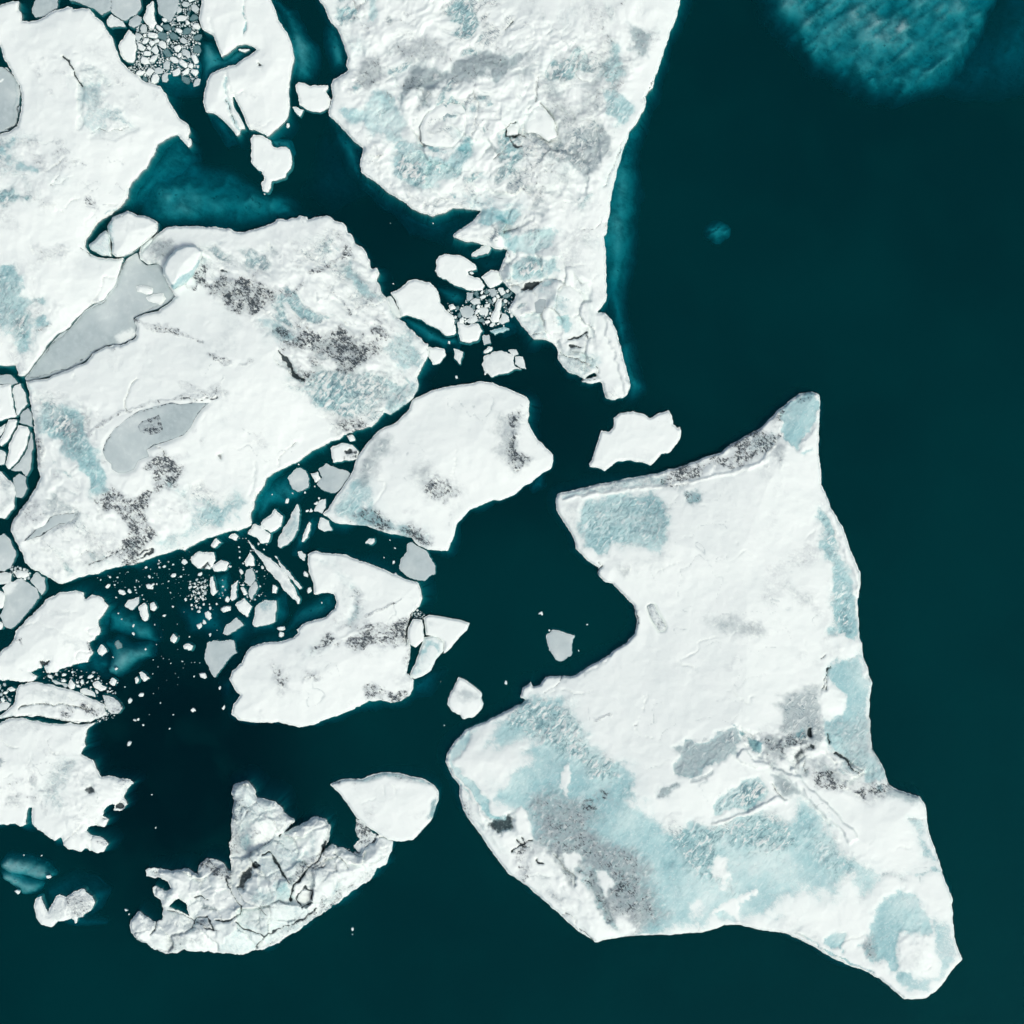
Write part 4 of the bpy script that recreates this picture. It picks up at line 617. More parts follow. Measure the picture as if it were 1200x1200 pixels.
 h=4.2, edge=1.1, wide=60, amp=.45, asc=110, seed=7, amb=.22, facets=[(.7,26,'w:200,680 330,640 440,700 640,850 700,920 560,930 330,820')], rug=[(.85,35,1.8,'w:130,600 300,560 440,600 700,830 720,930 560,930 330,820 130,760'),(.6,50,1.6,'t:150,180 300,250 480,420 700,560 880,840 700,830 400,560 200,320')], jag=1.0, foot=1.1,
 parts=[('ice_block','l:556,1085 572,1073 590,1080 600,1105 622,1140 642,1180 635,1196 610,1198 590,1165 570,1125',dict(base=dict(g=.35,d=.45),h=.6,edge=.35,wide=8,z0=3.6,foot=1,step=1.2,amp=.1,asc=8,jag=.7))])
# --- the C shaped berg below the middle
berg('white berg with a hooked bay on its west and crushed blocks at its tip',
 'o:470,165 500,153 560,160 620,170 680,190 740,215 800,240 850,260 900,275 912,300 917,340 905,370 885,390 860,450 870,520 865,580 855,630 885,655 880,690 865,720 830,740 800,745 760,735 710,740 660,765 600,790 540,810 500,830 450,840 400,832 355,820 330,825 250,820 200,815 170,790 180,750 205,715 175,680 160,650 175,620 210,590 230,550 250,525 300,512 370,505 410,490 430,470 425,460 450,440 500,420 540,410 570,380 582,350 570,322 530,315 495,322 490,280 475,230 468,200',
 feats=[('rb',.65,4,5,-.2,'o:490,180 540,190 600,230 650,280 680,330 670,390 640,440 600,450 640,400 640,330 600,270 540,210'), ('d',.6,3,4,0,'o:640,280 680,330 670,400 640,440 600,460 650,390 655,330'), ('g',.3,7,4,0,'o:600,260 640,300 640,400 590,450 610,350'),
  ('d',1,4,7,-.1,'o:340,600 400,600 470,540 560,490 650,450 700,440 800,460 850,440 855,480 760,490 700,540 620,540 560,510 500,550 440,590 380,620 360,680 345,640'), ('rb',.45,4,6,0,'o:470,540 560,490 560,510 500,550 440,590'),
  ('d',.7,3,4,0,'o:420,650 480,620 530,640 500,665'), ('d',1,2,4,-.1,'o:690,690 760,690 800,720 865,712 860,735 820,745 740,722 700,710'), ('d',.7,2,4,0,'o:840,440 870,480 870,560 880,600 855,600 850,520')],
 lines=[('d',.7,2,0,'o:695,405 760,380 835,345'), ('k',.7,1.2,-.2,'o:880,395 860,450 852,520'), ('s',.9,2,.1,'o:560,520 640,470 720,450')],
 h=2.0, edge=.7, wide=28, seed=8, amp=.25, jag=1, step=1.3,
 parts=[('ice_block','o:862,450 880,420 915,420 922,450 920,500 890,530 868,515 858,480',dict(h=.8,edge=.5,wide=8,z0=.5,fixed=1,foot=1,step=1.2,amp=.1,asc=12,jag=.7)),
        ('ice_slab','o:922,412 945,400 1000,410 1060,420 1100,435 1090,460 1060,490 1030,530 1000,555 1003,510 980,490 930,480',dict(h=.9,edge=.6,wide=14,z0=.0,foot=1,step=1.2,amp=.08,jag=.5,feats=[('g',.4,3,3,0,'o:925,420 980,410 960,450 930,480')])),
        ('ice_slab','o:925,490 960,482 1000,508 998,545 970,575 950,620 920,640 885,652 865,640 890,590 908,530',dict(h=.9,edge=.6,wide=14,z0=-.1,foot=1,step=1.2,amp=.08,jag=.6,base=dict(b=.35),feats=[('b',.8,3,4,-.1,'o:930,490 1000,510 985,560 950,540 920,580 880,630 900,560')]))],
 foots=[('o:150,600 220,520 300,510 420,480 560,400 575,330 520,320 440,400 400,430 300,480 200,510 150,560',1.9,6,14), ('o:860,650 950,620 990,640 940,720 880,730 820,760',2.4,6,9), ('o:160,640 170,780 130,740 120,680',2.2,6,8)])
# --- lower left skeleton berg
berg('ragged ice wreck at lower left with a pierced hole and broken blocks',
 'q:205,560 240,550 330,555 400,550 450,580 460,520 500,500 560,520 600,560 598,450 605,350 615,230 600,195 620,160 680,137 720,180 725,220 760,225 830,250 860,290 905,330 822,396 830,402 930,340 1000,305 1050,320 1068,350 1060,420 1040,460 1075,440 1130,460 1190,480 r:350,540 400,555 440,520 470,480 500,475 560,505 550,550 525,610 490,630 465,675 430,700 380,735 320,775 260,820 180,880 100,930 q:830,900 790,920 720,935 640,955 540,945 460,940 400,935 350,940 290,952 240,930 210,900 160,885 135,850 135,800 170,755 200,770 240,800 280,790 290,740 270,700 250,680 235,640 250,630 290,655 318,645 300,615 262,592 240,600 208,585',
 holes=['q:310,730 355,685 395,710 412,782 370,755'],
 feats=[('g',.35,3,4,0,'q:610,230 650,220 650,350 690,400 700,500 640,480 600,500'), ('d',.6,2,4,0,'q:605,230 650,220 640,350 650,400 640,480 600,500'), ('d',.6,3,4,0,'q:610,160 680,140 720,180 640,190 620,220'), ('gt',.45,3,4,0,'q:630,380 690,390 690,480 680,510 640,450'), ('k',.6,2,3,-.5,'q:640,590 700,545 695,600 660,650 635,640'), ('k',.85,1,2,-.4,'q:705,535 725,520 735,540 712,548'),
  ('br',.7,4,7,-.2,'q:800,480 960,480 950,540 880,620 850,570'), ('bd',.5,3,5,-.1,'q:960,380 1000,390 990,470 960,440'), ('d',.65,2,5,0,'q:940,520 1020,480 1050,430 1010,540 940,580 900,640 880,600'), ('br',.7,5,8,-.1,'q:690,660 830,620 870,680 780,740 700,700'), ('t',.5,3,4,0,'q:770,630 860,580 870,660 800,660'),
  ('d',.5,3,5,0,'q:730,700 860,680 860,720 760,750'), ('g',.35,4,6,0,'q:660,740 780,750 740,860 680,820'), ('d',.9,2,4,0,'q:460,520 520,500 600,570 600,620 520,590 470,560'), ('d',.55,3,5,0,'q:300,555 450,580 440,590 380,570'), ('d',.8,2,3,-.1,'q:205,560 270,560 270,580 215,590'),
  ('d',.75,2,4,-.1,'q:430,790 480,770 530,840 470,840'), ('gd',.45,3,4,0,'q:290,880 370,870 460,885 400,915 300,930'), ('g',.35,3,3,0,'q:360,830 420,820 480,850 400,860'), ('gd',.55,2,2,0,'q:135,820 170,870 240,920 290,945 360,930 290,955 220,920 150,890'), ('d',.7,3,5,-.1,'q:1190,600 1190,640 1040,740 900,850 760,930 720,930 860,830 1000,730'),
  ('g',.3,4,6,0,'q:580,570 640,640 700,740 660,800 610,700'), ('d',.6,2,3,0,'q:930,560 1020,560 990,590 960,600'), ('g',.7,1,1,-.1,'q:470,722 500,720 532,740 510,750 480,742'), ('b',.7,3,3,-.1,'q:1000,720 1060,690 1105,600 1100,660 1040,710'), ('k',.6,3,5,-.4,'r:385,440 470,480 440,520 400,550 385,520'), ('d',.8,2,4,0,'r:240,540 280,580 240,620 210,600'), ('d',.55,3,4,0,'r:350,700 460,650 430,700 330,760 280,800')],
 lines=[('k',.8,1.5,-.3,'q:750,495 790,480 820,530 875,625'), ('k',.7,1,-.2,'q:930,735 905,690 950,635 990,660 985,710 930,735'), ('k',.7,1.1,-.2,'q:620,800 660,830 720,850 770,865 840,830 900,800 960,780 1000,740'), ('k',.6,1,-.2,'q:770,865 740,895 715,910 725,925'),
  ('k',.75,1.2,-.2,'q:415,830 440,780 490,775 530,845 480,830'), ('k',.7,1,-.2,'q:430,685 470,675 495,695'), ('k',.5,.8,-.1,'q:470,730 540,745 570,800'), ('k',.65,1,-.2,'q:530,800 600,790 640,770 650,720 600,660 580,600'), ('k',.6,1,-.2,'q:310,745 370,760 420,790 500,830'), ('k',.5,.8,-.1,'q:350,800 345,820'), ('k',.6,1.2,-.2,'q:255,790 240,840 225,865'),
  ('k',.5,.8,0,'q:660,260 700,260 720,240 760,265'), ('k',.5,.8,0,'q:650,320 680,280'), ('k',.8,1.6,-.4,'q:1050,430 1010,520 960,560 900,640 880,700'), ('k',.5,.8,-.1,'q:640,640 660,700 740,740 770,765'), ('d',.7,2,0,'q:620,470 690,470 690,495'), ('k',.5,.9,-.1,'q:1090,480 1140,520 1150,545'), ('k',.5,.9,-.1,'r:380,560 420,580'), ('k',.5,.8,-.1,'r:490,480 560,500'), ('d',.7,2,0,'q:700,375 730,385 700,400'), ('k',.4,.7,-.1,'q:720,580 770,590 830,560'), ('k',.6,1,-.2,'r:150,600 190,640 250,610')],
 h=3.0, edge=.6, wide=26, wk=1.3, seed=9, amb=.6, facets=[(.72,44,'P:150,900 480,900 480,1130 150,1130'),(.45,19,'P:260,920 420,960 380,1100 200,1100')], rug=[(.60,-25,1.5,'P:150,900 480,900 480,1130 150,1130')], amp=.7, asc=45, jag=1.6, step=1.2, lump=.12)
berg('fan shaped white slab with a dark upper rim leaning on the ragged wreck',
 'r:262,235 300,220 340,208 420,212 470,188 520,178 580,183 640,198 700,210 750,235 775,270 775,310 750,390 720,430 690,465 660,495 600,503 560,500 500,475 440,435 390,390 350,330 310,280',
 feats=[('b',.7,2,1,-.15,'r:262,235 340,206 420,210 520,176 640,195 750,235 740,240 640,215 520,200 430,225 340,225'), ('d',.65,2,2,-.1,'r:262,238 340,206 420,210 520,176 640,195 740,230 640,215 520,200 430,222 340,225'), ('bt',.6,2,2,-.1,'r:740,310 775,295 750,395 725,400'), ('rd',.5,2,2,0,'r:745,310 775,300 750,395 730,400'), ('g',.22,8,8,0,'r:340,240 500,250 560,300 400,330')],
 lines=[('k',.35,.6,0,'r:510,250 520,290'), ('k',.3,.6,0,'r:420,330 480,300')], h=1.3, edge=.7, wide=25, amp=.12, seed=10, step=1.2, foot=.5, jag=.8, name='ice_slab', cat='ice slab')
# --- left edge, lower
berg('snowy berg on the lower left edge with a torn comb-like eastern shore',
 'P:-60,850 n:0,830 40,808 100,805 200,825 290,832 400,832 440,832 410,860 395,910 400,940 380,975 440,1005 450,1050 480,1080 p:540,195 560,210 610,212 625,230 600,260 580,300 600,330 575,362 535,358 550,325 520,330 505,340 485,360 480,385 510,400 490,440 450,430 415,438 405,455 430,475 480,487 510,515 485,550 460,562 430,545 400,535 380,548 320,540 300,520 285,490 255,500 200,460 150,425 150,390 148,350 130,352 122,375 125,425 95,440 70,425 0,430 P:-60,968',
 feats=[('d',.7,3,5,0,'p:540,195 610,212 625,230 590,290 560,260 510,220'), ('gr',.45,4,6,0,'p:380,180 450,200 440,240 390,240'), ('gk',.5,1,1,-.1,'p:395,262 430,238 445,275 420,285'), ('gr',.4,4,7,0,'p:340,290 420,290 450,370 400,380 370,330'), ('g',.75,2,2,-.1,'p:-20,105 10,105 20,130 5,155 -20,160'), ('d',.35,5,6,0,'n:0,845 200,850 210,880 100,895 0,880'), ('d',.5,2,3,0,'p:70,220 90,225 85,238'), ('gd',.35,3,4,0,'p:110,235 160,235 150,255'),
  ('g',.4,4,6,0,'p:0,280 80,290 60,320 0,310'), ('d',.5,2,3,0,'p:320,300 345,310 335,330'), ('k',.85,1.5,2,-.3,'p:535,330 575,335 570,345 540,345'), ('d',.5,3,3,0,'n:370,850 420,845 380,890'), ('d',.5,2,3,0,'p:570,300 600,325 575,350')],
 lines=[('k',.4,.7,0,'p:20,200 60,180'), ('d',.5,1.5,0,'p:200,310 205,370'), ('d',.4,1.5,0,'p:215,340 212,380'), ('k',.6,.9,0,'p:480,395 500,400'), ('d',.7,2,0,'p:460,510 500,520')],
 h=1.9, edge=.5, wide=30, seed=11, amb=.5, rug=[(.6,20,1.5,'p:300,100 640,180 520,560 250,520 200,260')], amp=.25, jag=1.5, step=1.3)
berg('long lens shaped grey-white slab with a dark seam, above the lower left berg',
 'n:-60,800 0,790 65,745 75,680 90,650 150,635 220,645 300,665 380,690 450,720 490,745 500,790 450,810 420,825 350,825 280,815 200,800 100,795 40,800 -60,830',
 feats=[('g',.4,6,8,0,'n:90,660 250,660 420,730 300,735 150,720 80,740'), ('d',.7,3,4,-.15,'n:80,755 150,735 250,732 350,745 420,765 330,755 200,750 100,770'), ('d',.75,3,4,0,'n:280,790 330,770 320,800 290,815'), ('d',.9,3,5,0,'n:400,760 490,745 500,790 440,800'), ('gb',.5,3,3,0,'n:-60,800 60,790 40,820 -60,830'), ('gr',.4,4,6,0,'n:180,750 320,770 250,800 200,790')],
 lines=[('k',.6,1,-.2,'n:85,765 100,750 200,738 320,742 430,765'), ('k',.5,1,-.1,'n:100,797 200,800 280,815 350,822 420,820')], h=1.2, edge=.5, wide=20, amp=.15, seed=12, step=1.2, jag=1.2, foot=.6, name='ice_slab', cat='ice slab')
berg('smooth white berg on the left edge by the shallows',
 'P:-40,770 n:0,500 30,470 60,440 75,400 120,350 170,300 220,250 270,220 330,210 390,220 400,245 430,230 480,240 505,280 490,320 465,345 470,400 445,440 420,455 430,500 410,545 360,550 300,570 260,590 220,590 205,555 190,575 140,590 175,610 150,630 80,632 0,625 P:-40,800',
 feats=[('g',.35,6,7,-.05,'n:210,290 330,300 380,320 300,350 200,340'), ('d',.5,3,6,0,'n:0,440 60,440 40,480 0,500'), ('k',.9,1,2,-.3,'n:190,540 230,538 225,560 200,560'), ('k',.85,1,2,-.3,'n:335,538 375,538 360,550'), ('d',.6,1,1,0,'n:92,580 108,580 100,590'), ('g',.35,4,6,0,'n:330,460 380,450 360,480')],
 lines=[('k',.3,.7,0,'n:180,360 250,390 340,430'), ('k',.35,.7,0,'n:300,300 360,310'), ('d',.8,2,0,'n:50,440 100,435 110,460'), ('d',.8,2.5,0,'n:415,450 430,500')], h=1.8, edge=.5, wide=25, amp=.25, seed=13, step=1.3, jag=1.6,
 foots=[('n:380,205 480,215 520,280 500,330 470,400 440,500 520,560 450,610 330,590 300,570 420,500 470,340 490,280',.9,5,8)])
# --- boulders wedged between the two western bergs
def chunk(label, outline, h=.9, edge=.5, wide=12, name='ice_block', cat='ice block', **k):
    k.setdefault('step', 1.1); k.setdefault('amp', .1); k.setdefault('asc', 14); k.setdefault('foot', .35); k.setdefault('jag', .8); k.setdefault('footd', 2.5)
    k.setdefault('seed', len(label) * 7 + len(outline))
    o = ice(name, outline, h=h, edge=edge, wide=wide, **k); tag(o, label, cat); return o
chunk('rounded pale boulder of ice at the head of the narrow black channel', 'P:125,265 132,255 150,247 160,251 175,255 185,260 184,270 179,277 170,284 162,290 155,296 145,300 135,301 131,296 131,285 127,275', h=2.6, edge=1.5, feats=[('g',.35,4,4,0,'f:590,280 700,290 680,310 600,310'), ('b',.6,2,2,0,'f:500,260 530,230 525,380')], lines=[('k',.5,.8,0,'f:515,240 540,230 580,200')])
chunk('pale turquoise ice wedge at the inner end of the narrow black channel', 'P:104,287 112,280 124,269 129,277 130,290 131,301 118,299 106,293', h=1.9, edge=1.2, base=dict(b=.45))
chunk('egg shaped ice boulder with a turquoise underside at the pond corner', 'P:191,313 198,300 205,292 218,287 230,287 238,294 235,307 228,322 218,332 203,339 197,332 192,322', h=3.6, edge=2.6, wide=9, feats=[('b',1,2,2,-.2,'f:800,540 870,480 930,420 945,430 910,490 870,530 810,556')])
chunk('small low shelf of pale ice between boulder and pond', 'f:650,385 665,350 700,315 720,320 705,360 700,420 690,438 660,415', h=.9, edge=.6, base=dict(b=.3))
# ================================================================== floes: (label, outline, kind, options); w snow, g grey, m grey-white, s just awash
def floe(label, outline, kind='w', **k):
    base = {'w': {}, 'g': dict(g=.85), 'm': dict(g=.42), 'b': dict(b=.8), 'd': dict(g=.5, d=.45)}[kind]
    hh = {'w': .55, 'g': .16, 'm': .25, 'b': .35, 'd': .4}[kind]
    k.setdefault('jag', 1.3); k.setdefault('name', 'ice_floe'); k.setdefault('cat', 'ice floe'); k.setdefault('h', hh); k.setdefault('edge', hh * .7); k.setdefault('amp', .03 if kind in 'gm' else .12)
    k.setdefault('foot', .15); k.setdefault('footd', 1.2); k.setdefault('lump', .01 if kind in 'g' else .03)
    return chunk(label, outline, base=base, **k)
pond = floe('long frozen grey pond between the two largest western bergs', 'P:161,296 150,302 144,310 140,322 135,335 127,345 122,352 110,357 100,364 91,374 82,385 70,392 60,402 51,415 42,426 35,436 29,443 31,447 50,443 67,438 82,433 100,423 110,413 125,405 140,404 157,396 162,386 156,373 170,366 185,362 197,355 206,347 199,338 193,320 188,309 172,311 164,305',
 'g', step=1.5, jag=.4, name='frozen_pond', cat='frozen pond', feats=[('b',.45,12,10,0,'f:150,960 300,760 450,640 520,720 400,860 250,950'), ('s',.8,3,2,0,'f:540,780 600,740 650,760 620,800 560,830'), ('k',.12,10,8,0,'f:640,480 740,470 790,560 760,620 660,560')],
 lines=[('k',.5,.9,0,'P:161,297 150,303 144,311 136,335 122,353 100,365 82,386 60,403 42,427 30,444 50,441 82,431 110,411 137,402'), ('k',.4,.9,0,'P:156,374 170,365 197,354 205,347 193,320 188,311 172,312 163,303')])
FL = [
('small white slab frozen into the pond, nearer its upper shore','P:160,336 170,334 179,338 178,344 172,345 161,342','w'),
('small white slab frozen into the pond, lower right of its twin','P:172,349 180,345 191,344 194,350 189,357 180,355 174,353','w'),
('grey lens shaped floe with a white spot, cut by the left edge near the top','P:-30,80 0,78 8,80 16,88 22,99 24,115 22,132 19,146 10,153 0,156 -30,158','g'),
('grey floe in the notch at the top left of the broad berg','a:150,40 160,10 200,-60 270,-60 272,38 222,68 165,85 150,62','g'),
('flat grey floe on the top edge above the broad berg','a:330,-2 420,-60 520,-60 518,48 480,70 440,38 400,22','g'),
('wide grey floe on the top edge beside the brash','a:524,-60 640,-60 665,30 640,68 590,98 540,75 520,52','g'),
('small grey-white floe below the wide grey one','a:500,95 520,62 578,102 590,125 520,130 502,115','m'),
('small grey floe left of the white upright one','a:605,92 640,72 665,78 663,110 630,130 605,122','g'),
('narrow upright white floe at the top of the brash','a:672,80 690,30 715,10 720,50 736,110 720,142 700,125 680,105','w'),
('pale grey pointed floe hanging from the top edge over the brash','a:732,-60 840,-60 832,50 800,108 770,82 742,58','g'),
('tall leaf shaped white floe against the broad berg and the brash','a:556,215 580,170 605,136 635,170 640,230 625,295 592,292 566,260','w'),
('rounded white floe wedged between the tall berg and the long marbled one','b:585,400 600,385 640,392 660,402 735,400 742,405 730,430 752,470 743,510 700,528 640,520 605,490 600,460 590,430','w'),
('little white kite shaped piece below the wedged white floe','b:570,500 600,500 625,515 610,555 585,530','w'),
('white floe with a stubby tail just south of the tall split berg','b:375,650 390,632 430,640 470,660 480,688 540,690 560,700 572,750 565,790 545,810 535,835 475,850 470,880 460,905 430,900 428,860 440,840 430,805 400,790 380,760 380,700','w'),
('sliver of white ice inside the blue inlet','b:318,232 345,226 378,232 345,246','w'),
('white floe with a bitten east side off the curved tail','h:285,290 320,265 380,275 430,290 470,320 475,345 430,350 436,370 490,380 510,420 500,440 440,445 390,425 340,400 300,380 280,350','w'),
('thin pointed floe beneath the marbled berg overhang','h:445,270 500,235 530,225 540,245 525,270 480,280 450,285','m'),
('compact white floe touching the marbled berg shore','h:495,375 540,345 580,350 600,400 580,415 540,430 510,405','w'),
('large white floe pressed on the eastern shoulder of the ash streaked berg','h:75,455 120,430 150,395 200,392 260,400 290,450 305,500 330,530 365,560 383,640 370,650 330,650 290,620 240,600 210,580 150,560 125,560 105,520 90,480','w'),
('grey wedge jammed between ash streaked berg and large white floe','h:52,470 72,466 108,522 128,568 100,580 60,520','m'),
('white floe with a flat top edge south of the crushed brash','h:385,590 430,600 480,595 500,630 480,670 440,685 400,680 390,640','w'),
('white floe against the blunt eastern end of the ash streaked berg','h:247,710 320,715 328,745 300,780 270,790 247,760','w'),
('small dart shaped white piece pointing down in black water','h:365,710 390,722 410,730 400,795 370,760','m'),
('oval grey-white floe with a cracked right end above the five sided berg','h:500,790 510,750 560,725 615,727 648,745 652,790 690,812 650,815 600,835 545,845 510,820','m'),
('cracked off corner of the oval grey floe','h:655,752 690,750 705,808 680,806 656,785','m'),
('small cap shaped bit above the oval grey floe','h:622,722 660,718 672,742 640,745','m'),
('small white lump touching the upper left of the oval floe','h:505,730 530,700 555,705 550,725 520,738','w'),
('small dull grey floe just below the crushed brash','h:500,655 530,650 542,690 510,695','g'),
('upright white splinter in the crushed brash','h:540,575 572,480 590,488 580,590 550,592','w'),
('white tile at the left of the crushed brash','h:342,510 365,500 375,525 350,535','w'),
('broad grey tile in the crushed brash','h:395,530 430,510 470,540 450,570 410,565','g'),
('grey tile beside the upright splinter','h:478,525 510,515 532,530 525,555 490,555','m'),
('pale tile at the lower right of the crushed brash','h:575,595 595,545 625,560 630,585 600,600','m'),
('pale strip along the bottom of the crushed brash','h:425,575 470,555 480,580 450,600 430,595','m'),
('sunken teal tile off the brash corner','h:535,630 600,610 625,625 560,650','b'),
('small white block with a dark pit in the strait west of the five sided berg','j:750,500 800,478 850,490 885,520 870,550 820,560 765,565 750,530','w'),
('tiny white knob above the pitted block','j:825,442 850,440 865,465 840,470','w'),
('grey polygon floe afloat alone in the widened strait','j:545,640 590,592 635,600 652,640 645,685 600,707 570,690','g'),
('grey floe with frilled edge against the five sided berg','j:690,600 730,570 785,600 820,605 845,620 800,690 770,712 720,700 682,670 708,640','g'),
('white heart shaped piece attached left of the frilled grey floe','j:655,620 690,610 705,645 680,662','w'),
('small grey triangle below the frilled floe','j:672,795 700,750 725,740 725,780 710,805','m'),
('small white wedge by the western point of the five sided berg','j:690,875 705,825 740,840 757,885 720,888','m'),
('white lump, upper of the joined pair off the ash streaked berg','j:425,850 455,820 490,790 530,820 515,865 470,895 430,880','w'),
('white lump, lower of the joined pair off the ash streaked berg','j:360,905 390,860 425,865 468,905 455,945 420,940 400,920','w'),
('long upright rough slab of ice in the strait','j:500,960 498,930 540,860 575,790 595,755 605,790 600,870 570,940 515,975','m'),
('thin upright sliver right of the rough slab','j:612,945 630,880 650,840 660,855 640,920','w'),
('long diagonal splinter of white ice between the brash and the hooked berg','o:228,100 270,145 320,180 345,200 370,225 400,270 420,300 440,345 432,355 400,330 370,290 300,210 250,140','w'),
('thin parallel sliver hugging the long diagonal splinter','o:340,172 350,175 400,240 445,295 438,300 370,232','m'),
('small grey pebble floe at the tip of the hooked berg','o:425,152 445,148 462,165 455,190 435,178','m'),
('small oblong floe in the channel under the five sided berg','k:268,820 290,805 318,805 320,820 300,835 272,832','m'),
('smooth grey floe tucked under the foot of the five sided berg','k:470,830 490,825 520,840 560,865 585,900 600,930 600,970 550,1000 500,1000 460,985 435,940 440,900 465,870','g'),
('small square white floe with a grey smudge off the giant berg nose','s:100,390 120,350 150,295 190,310 230,340 260,375 258,395 272,420 250,455 210,485 175,490 155,470 120,455 97,420','w'),
('grey cup shaped floe alone in open water left of the giant berg','s:558,100 590,70 650,85 695,100 678,140 680,190 640,215 620,218 585,190 560,130','g'),
('pale pentagon floe in the western brash','o:215,195 245,160 265,185 260,210 230,212','w'),
('white kite shaped floe south of the western brash','o:180,360 220,340 250,370 235,412 200,385','w'),
('floe with a bluish top and glowing rim west of the hooked bay','o:252,440 264,375 300,342 345,345 350,380 340,425 310,442 262,450','m'),
('dull grey floe left of the bluish rimmed one','o:135,475 150,440 190,412 218,440 190,465 150,482','g'),
('large grey shield shaped floe west of the hooked berg','o:65,570 75,510 130,503 180,500 188,550 150,590 105,648 82,612','g'),
('lumpy white floe, largest in the western brash','o:12,175 40,158 100,160 110,190 92,225 40,220 15,200','w'),
('white floe just right of the lumpy one','o:96,210 130,192 160,200 150,230 105,232','w'),
('upright narrow white chip beside a sunken blue piece','o:88,258 98,250 112,315 100,328 90,315','w'),
('upright grey sliver floe in the western brash','o:165,340 170,290 195,270 190,330 175,345','m'),
('flat white floe just under the shore of the ash streaked berg','o:155,95 180,83 205,95 190,112 160,105','w'),
('small arrowhead floe near the ash streaked shore','o:92,130 110,100 132,120 105,137','w'),
('grey half sunk floe in the western brash','o:225,225 255,215 268,260 245,290 225,270','g'),
('grey half sunk tail piece below its neighbour','o:235,305 265,270 275,295 250,340 238,330','g'),
('small bright diamond floe right of the brash','o:325,310 340,283 352,295 345,320','w'),
('small white tooth in the brash','o:205,295 215,292 232,320 222,325','w'),
('white comma shaped piece off the green shallows, upper','n:585,280 600,255 655,232 655,265 620,298','m'),
('white peanut shaped piece off the green shallows','n:650,285 675,264 690,275 695,345 685,355 668,345 655,310','w'),
('bright chip right of the peanut shaped piece','n:702,270 720,263 735,285 720,305 704,298','w'),
('rounded white bead alone in dark water','n:797,430 815,408 833,430 828,450 813,460 800,445','w'),
('small white flat bead right and below the lone bead','n:858,465 880,457 902,470 895,488 865,480','w'),
('white nugget just east of the smooth left edge berg','n:455,490 475,465 498,480 500,495 480,518 460,508','w'),
('white triangle floe south of the green shallows','n:650,590 665,588 708,620 675,640 660,620','w'),
('small white wedge beside the white triangle','n:632,620 642,605 650,625 640,645','w'),
('five sided chip at the east of the lower left rubble','n:508,635 525,616 548,632 540,655 520,655','w'),
('lumpy white piece in the lower left rubble','n:438,640 460,628 480,650 503,660 498,680 470,684 445,665','w'),
('flat grey sliver above the lens slab','n:370,670 400,665 440,690 445,703 400,698 375,688','m'),
('white tooth in the lower left rubble','n:318,655 332,618 352,650 350,668 330,670','w'),
('thin grey strip over the lens slab','n:240,628 280,635 318,650 310,662 265,648','g'),
('rough black and white fragment at the tip of the lens slab','n:482,700 510,700 540,715 578,760 560,785 520,790 498,760','d'),
('grey floe cut by the left edge beside the lens slab','n:-30,750 0,740 35,722 48,740 35,760 0,775 -30,780','m'),
('tiny snow bit above that grey floe on the left edge','n:30,668 55,658 70,672 50,685','w'),
('large flat grey floe on the left edge below the ash streaked berg','n:10,195 60,165 95,152 130,172 175,202 183,240 150,290 110,338 60,388 20,378 2,330 18,270 25,225','g'),
('grey floe wedged right of the large flat one','n:140,160 168,122 210,152 212,200 197,232 180,205','g'),
('grey floe on the left edge under the narrow channel','n:-40,-20 20,-60 45,-40 72,30 70,70 50,100 20,118 -40,110','g'),
('snowy round floe on the left edge, upper','n:-30,200 0,205 22,225 25,250 10,290 -30,310','w'),
('snowy small floe on the left edge, lower','n:-30,350 0,345 18,365 10,385 -30,390','w'),
('snow clad rubble block by the channel bend','n:68,130 90,115 125,118 138,140 110,150 80,150','w'),
('white tile left of the channel bend','n:-20,130 20,120 55,130 50,165 10,180 -20,185','m'),
('grey strip of ice along the narrow channel, topmost','i:-60,160 50,158 80,195 55,203 -60,200','g'),
('white floe filling the left edge beside the narrow channel','i:-60,205 48,205 55,260 62,300 76,350 40,360 -60,390','w'),
('pale tall floe against the narrow channel','i:65,208 95,197 122,245 130,290 100,330 84,348 70,310 58,240','m'),
('grey triangle floe against the narrow channel','i:132,308 148,340 154,400 138,398 92,380 96,345','g'),
('slanting white floe in the left edge cluster','i:40,368 80,366 76,398 40,455 8,500 -10,480 20,420','w'),
('largest white floe in the left edge cluster','i:88,397 128,402 140,428 118,500 82,560 42,600 27,580 40,505 60,440','w'),
('dark grey crescent floe by the narrow channel','i:148,430 156,500 142,600 122,638 102,608 52,605 92,562 130,500','g'),
('round grey floe at the lower end of the left edge cluster','i:62,645 90,620 118,638 130,690 102,738 74,732 62,690','g'),
('white floe with grey stain at the foot of the left edge cluster','i:-40,610 0,604 40,645 58,662 74,720 60,790 25,828 -40,820','w'),
('grey shard on the left edge in the floe cluster','i:-40,500 0,505 30,520 20,575 -40,590','m'),
('white crumb on the left edge above the dark channel mouth','i:-30,405 8,400 25,385 10,440 -30,470','m'),
('jagged white floe of broken lumps near the lower left corner','p:165,780 190,765 205,800 225,830 250,790 280,750 310,770 340,740 385,730 430,760 445,790 420,830 390,860 365,862 355,885 340,860 300,880 270,880 245,905 190,895 165,850','w'),
('sooty web of thin broken ice between the fan slab and the wreck','r:388,398 440,438 495,476 475,500 445,520 425,545 400,552 385,535 340,542 372,515 402,495 385,450','m'),
('grey tile between marbled berg shore and upper brash','h:425,450 462,450 455,480 430,490','g'),
('pale tile in the heart of the crushed brash','h:440,495 465,475 492,480 495,505 460,512','m'),
('grey tile under the compact white floe','h:530,440 560,432 572,460 545,475','g'),
('pale tile right under the compact white floe','h:570,430 595,425 612,455 590,468','m'),
]
